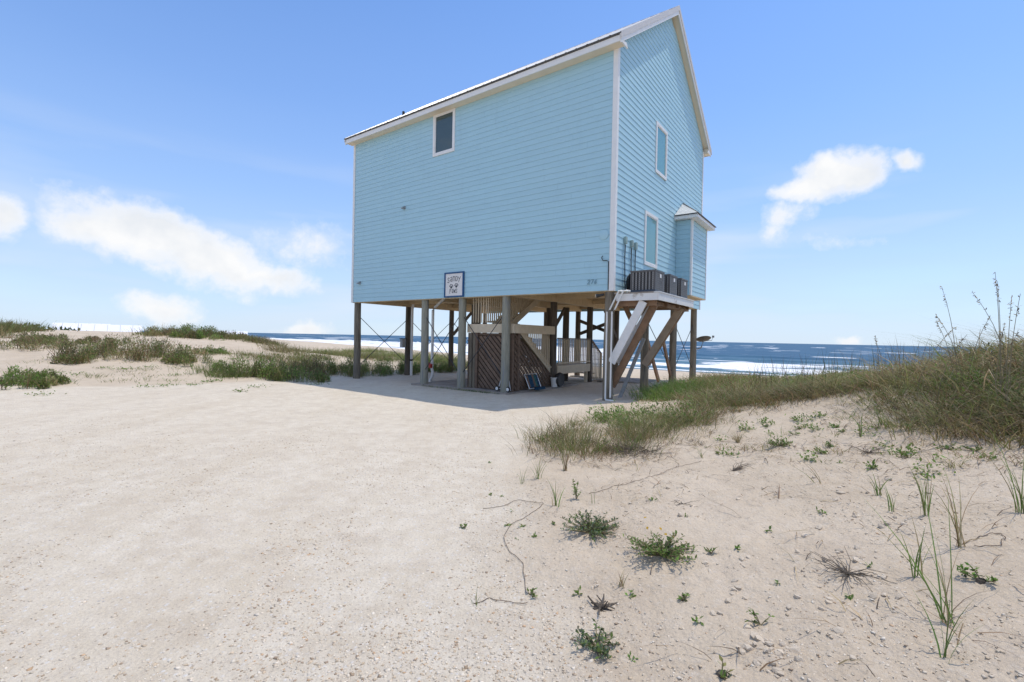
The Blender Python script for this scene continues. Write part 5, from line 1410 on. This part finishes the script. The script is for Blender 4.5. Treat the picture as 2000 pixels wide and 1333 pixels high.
# ---- left hand dunes
def shrub(x, y, rx, ry, h, mixd, label, nl=2600, nb_=420, leaf=.07):
    g = gz(x, y); r = empty('dune_shrub', (x, y, g)); tag(r, label, 'shrub', 'shrubs on the left hand dunes')
    lumps = []
    for _ in range(max(8, int(rx*16))):
        a_ = random.uniform(0, 6.28); q_ = 1.25*math.sqrt(random.random()); lumps.append((q_*math.cos(a_)*rx, q_*math.sin(a_)*ry, random.uniform(.12, .36)*max(rx, .6), random.uniform(.35, 1.0)*h*(1.08-.5*q_*q_/1.5)))
    v = Veg(); per = nl//len(lumps); st_ = Veg()
    for (lx, ly, lr, lh) in lumps:
        d = rng.normal(size=(per, 3)); d[:, 2] = np.abs(d[:, 2]); d /= np.linalg.norm(d, axis=1, keepdims=True); rad = rng.uniform(.35, 1.0, per)[:, None]**.5
        b = d*rad*np.array([lr, lr*.9, lh])+np.array([lx, ly, 0]); gzv = terrain(b[:, 0]+x, b[:, 1]+y)-g; b[:, 2] += gzv
        tint = tones(1, mixd, .3)
        v.leaves(b, rng.normal(size=(per, 3))*.7+d+[0, 0, .5], rng.uniform(.6, 1.3, per)*leaf, leaf*.42, (tones(per, mixd, .35)*.6+tint*.4)*1.22)
        k = max(6, nb_//len(lumps)); o = rng.normal(size=(k, 2))*lr*.5; bx_ = np.c_[o[:, 0]+lx, o[:, 1]+ly, np.zeros(k)]; bx_[:, 2] = terrain(bx_[:, 0]+x, bx_[:, 1]+y)-g
        st_.blades(bx_, lh*rng.uniform(.6, 1.6, k), rng.uniform(0, 6.28, k), rng.uniform(.1, .8, k), rng.uniform(.010, .020, k), tones(k, dict(dead=1.4, olive=2, rust=1, straw=1.2, green=2)), .15)
    tag(st_.build('stems', M['leaf'], r), None, None, None, 'stuff'); tag(v.build('foliage', M['leaf'], r), None, None, None, 'stuff')
GR = dict(green=3.4, olive=2.4, bright=1.8, dark=1, dead=.6, straw=.5); BR = dict(olive=2.6, dead=1.8, rust=2.0, dark=1.0, green=1.8, straw=.6)
shrub(-18.71, 17.99, 1.5, 0.9, 0.6, BR, 'wide brown scrub shrub high on the dune at the left edge', 3200, 360)
shrub(-19.15, 19.74, 1.1, 0.8, 0.5, BR, 'brown scrub shrub beside the bare crest on the far left', 2600, 300)
shrub(-12.86, 12.44, 0.5, 0.4, 0.5, GR, 'green shrub at the drive border between its two neighbours on the left', 1500, 160)
shrub(-17.49, 20.30, 0.8, 0.6, 0.45, BR, 'small brown shrub above the big mound shrub', 1800, 220)
shrub(-12.97, 19.96, 0.9, 0.6, 0.4, GR, 'low green shrub on the open sand right of the mound shrub', 1800, 220)
shrub(-18.4, 24.9, 1.3, 0.9, 0.62, BR, 'brownish crest shrub just right of the far white roofs', 3000, 240, .09)
shrub(-17.3, 25.8, 1.2, 0.9, 0.55, GR, 'green crest shrub on the highest left dune', 3000, 240, .09)
shrub(-18.8, 27.6, 1.5, 1.0, 0.8, GR, 'tallest crest shrub on the left skyline', 3400, 260, .09)
shrub(-16.6, 27.2, 1.2, 0.9, 0.5, BR, 'brown crest shrub sloping down towards the sea', 2800, 220, .09)
shrub(-14.70, 15.92, 1.0, 0.7, 0.72, BR, 'brown green shrub left of the big mound shrub', 3200, 420)
shrub(-13.63, 17.59, 1.7, 0.9, 0.95, BR, 'big dark mound shrub in the middle of the left dunes', 6000, 700)
shrub(-11.68, 17.06, 0.75, 0.5, 0.6, GR, 'small green shrub right of the big mound shrub', 1600, 200)
shrub(-12.19, 11.55, 0.6, 0.45, 0.6, GR, 'shrub cut by the left edge at the drive border', 1500, 160)
shrub(-12.36, 12.55, 0.5, 0.4, 0.5, GR, 'small bright shrub at the drive border near the left edge', 1400, 120)
shrub(-8.89, 16.44, 1.1, 0.7, 1.0, GR, 'leafy green shrub nearest the drive left of the house', 3600, 420)
shrub(-7.64, 16.26, 1.0, 0.6, 0.85, GR, 'second leafy shrub beside the nearest one towards the house', 3200, 380)
shrub(-7.55, 18.63, 1.15, 0.8, 1.0, BR, 'darker shrub just left of the first piling', 3000, 360)
shrub(-15.03, 27.20, 1.6, 1.0, 0.5, BR, 'low crest shrub in front of the sea left of the house', 2600, 260)
shrub(-6.7, 19.7, 1.2, 0.8, 0.85, GR, 'shaded shrub right behind the first piling', 4200, 420)
shrub(-5.4, 21.2, 1.2, 0.8, 0.85, GR, 'shaded shrub between the first two sea side pilings', 4200, 420)
shrub(-4.0, 22.6, 1.1, 0.7, 0.75, GR, 'shaded shrub behind the painted front piling', 3600, 360)
shrub(-2.6, 23.8, 1.0, 0.6, 0.62, GR, 'low shaded shrub left of the stair enclosure', 2000, 200)
vl_ = Veg()
grass_cover(vl_, [(-19,17),(-14,18.5),(-15,20),(-20,20.5),(-34,24),(-40,20),(-26,15)], 260, 70, .42, BR, .65, (.2, .9), (.010, .02), (.35, .54), 15, (.05, .5), clumpvar=.45)
grass_cover(vl_, [(-36,19),(-24.5,18.5),(-22.5,21),(-25,25.5),(-30,27),(-44,26)], 420, 90, .55, BR, .7, (.2, .9), (.012, .026), (.3, .36), 16, (.05, .45), clumpvar=.45)
grass_cover(vl_, [(-19,24.3),(-17.5,24.5),(-16.2,29),(-20,31),(-21,27.5)], 40, 60, .55, BR, .6, (.2, .9), (.014, .03), (.5, .45), 17, (.05, .45), clumpvar=.5)
grass_cover(vl_, [(-16.2,26.3),(-14.2,26.2),(-13.6,28.4),(-16,29)], 40, 60, .40, BR, .5, (.2, .8), (.010, .022), None, 17, (.05, .45), clumpvar=.5)
grass_cover(vl_, [(-12.5,20),(-8.2,19),(-6.5,22),(-7,27),(-12,30),(-15,27)], 300, 60, .40, dict(green=3, olive=3, straw=1.4, rust=1.2, dead=1), .5, (.2, .9), (.008, .018), (.4, .47), 19, (.05, .5), clumpvar=.5)
grass_cover(vl_, [(-13,30),(-8,27),(-3,28),(-4,33),(-11,35)], 200, 60, .40, dict(green=3, bright=1, olive=3, straw=1.5), .5, (.2, .9), (.010, .02), (.4, .42), 29, (.05, .5), clumpvar=.5)
grass_cover(vl_, [(-7.2,20.5),(-4,23),(-1,26),(-4,29),(-9,26)], 150, 70, .42, dict(green=3, bright=1, olive=3, straw=1), .5, (.2, .9), (.008, .018), (.4, .42), 19, (.05, .5), clumpvar=.5)
grass_cover(vl_, [(-18,12.5),(-12.5,12.2),(-9.3,14.6),(-9.2,17),(-14,17.5),(-19,15.5)], 90, 26, .14, GR, .3, (.4, 1.2), (.008, .016), (.6, .54), 25, (.1, .5))
grass_cover(vl_, [(-10,15),(-7.4,16.3),(-7.2,18.6),(-9,19),(-11,17.4)], 100, 60, .34, GR, .36, (.2, .9), (.008, .016), (.6, .42), 25, (.05, .5), clumpvar=.4)
tag(vl_.build('dune_scrub', M['leaf']), 'thin brown and green scrub scattered over the left hand dunes', 'scrub', None, 'stuff')
# weeds along the slab edge
vs2 = Veg(); sl_xy = []
for k in range(900):
    x = random.uniform(-6.6, -3.3); f_ = .35+.65*(abs(x+4.3) < .5); 
    if random.random() > f_: continue
    sl_xy.append(wor(x, -.18+random.gauss(0, .05)))
sl_xy = np.array(sl_xy); n = len(sl_xy)
vs2.blades(np.c_[sl_xy, terrain(sl_xy[:, 0], sl_xy[:, 1])-.01], rng.uniform(.04, .15, n), rng.uniform(0, 6.28, n), rng.uniform(.3, 1.2, n), rng.uniform(.006, .012, n), tones(n, dict(green=3, dark=2, olive=1)), .3)
tag(vs2.build('edge_weeds', M['leaf']), 'low green weeds growing along the edge of the slab', 'weeds', None, 'stuff')
# far wood behind the left dunes
vw = Veg(); n = 9000
tx = rng.uniform(-150, -66, n); ty = 70+rng.uniform(-6, 10, n)+.18*(tx+34); hh_ = (.6+2.1*fbm(tx*.22, ty*0, 77)**1.3)*np.clip((-tx-30)/40, .25, 1)
vw.leaves(np.c_[tx, ty, .2+hh_*rng.uniform(.0, 1.0, n)**.6], rng.normal(size=(n, 3))*[.6, .6, .8]+[0, 0, .9], rng.uniform(.35, .8, n), .35, tones(n, dict(dark=4, olive=1)))
tag(vw.build('distant_woodland', M['leaf']), 'dark line of distant trees behind the left hand dunes', 'trees', None, 'stuff')
# ------------------------------------------------------------------ stones and shell gravel
def pebble_mesh(seed):
    rg = np.random.default_rng(seed); bm = bmesh.new(); bmesh.ops.create_icosphere(bm, subdivisions=1, radius=1)
    for v in bm.verts: v.co *= 1+rg.uniform(-.28, .22); v.co.z *= .68; v.co.x *= 1.15
    me = bpy.data.meshes.new('stone'); bm.to_mesh(me); bm.free(); me.materials.append(M['stone']); return me
PEB = [pebble_mesh(s) for s in range(5)]
for (x, y, s_) in STONES:
    o = link('stone', random.choice(PEB), sand_o, (x, y, gz(x, y)+s_*.05), random.uniform(0, 6.28)); o.scale = (s_, s_*random.uniform(.7, 1), s_*random.uniform(.7, 1.1)); o.rotation_euler = (random.uniform(-.5, .5), random.uniform(-.5, .5), random.uniform(0, 6.28))
def gravel(name, X, Y, S_, tonesv, parent_label):
    """flattened chips, six vertices each, in one mesh"""
    N = len(X); Zg = terrain(X, Y)
    octv = np.array([(1, 0, 0), (0, 1, 0), (-1, 0, 0), (0, -1, 0), (0, 0, .42), (0, 0, -.4)])
    V = octv[None]*(1+rng.uniform(-.35, .35, (N, 6, 1)))*S_[:, None, None]
    a = rng.uniform(0, 6.28, N); ca, sa = np.cos(a)[:, None], np.sin(a)[:, None]
    V = np.stack([V[..., 0]*ca-V[..., 1]*sa*.75, V[..., 0]*sa+V[..., 1]*ca*.75, V[..., 2]+rng.uniform(-.3, .3, (N, 1))*V[..., 0]], -1)
    V += np.stack([X, Y, Zg-S_*.05], 1)[:, None]
    F = np.array([(0, 1, 4), (1, 2, 4), (2, 3, 4), (3, 0, 4), (1, 0, 5), (2, 1, 5), (3, 2, 5), (0, 3, 5)])
    T = (np.arange(N)[:, None, None]*6+F[None]).reshape(-1, 3)
    v = Veg(); v.v = [V.reshape(-1, 3)]; v.c = [np.repeat(tonesv, 6, 0)]; v.t = [T]; v.n = N*6
    return tag(v.build(name, M['chip']), *parent_label, None, 'stuff')
M['chip'] = foliage_material('shell_chip', .8, 0.0)
def chip_tones(n):
    b = np.array([(.70, .63, .54), (.78, .73, .66), (.60, .50, .39), (.40, .31, .24), (.62, .44, .30)])[rng.choice(5, n, p=[.44, .20, .22, .09, .05])]; return b*np.array([1, .95, .88])*(1+rng.uniform(-.12, .12, (n, 1)))
n = 110000; rr = 1.6+(rng.uniform(0, 1, n)**1.5)*9; th = rng.uniform(-.95, .95, n); X = rr*np.sin(th); Y = rr*np.cos(th)
dens = fbm(X*1.1+Y*.5, Y*.5-X*.25, 61); dmk = drive_mask(X, Y); k = rng.uniform(0, 1, n) < dmk*sstep(.30, .66, dens)*.95; X, Y = X[k], Y[k]
gravel('shell_gravel', X, Y, np.abs(rng.normal(.0045, .0042, len(X)))+.0025, chip_tones(len(X)), ('crushed shell gravel strewn over the drive', 'gravel'))
n = 60000; rr = 1.5+(rng.uniform(0, 1, n)**1.3)*7; th = rng.uniform(0, 1.05, n); X = rr*np.sin(th); Y = rr*np.cos(th)
dens = fbm(X*1.6, Y*1.6, 67); k = rng.uniform(0, 1, n) < (1-drive_mask(X, Y))*sstep(.36, .70, dens)*.6; X, Y = X[k], Y[k]
gravel('sand_pebbles', X, Y, np.abs(rng.normal(.0035, .0035, len(X)))+.002, chip_tones(len(X)), ('small pebbles and shell bits on the right sand slope', 'pebbles'))

scene.render.engine = 'CYCLES'
scene.cycles.use_denoising = True
scene.cycles.max_bounces = 8
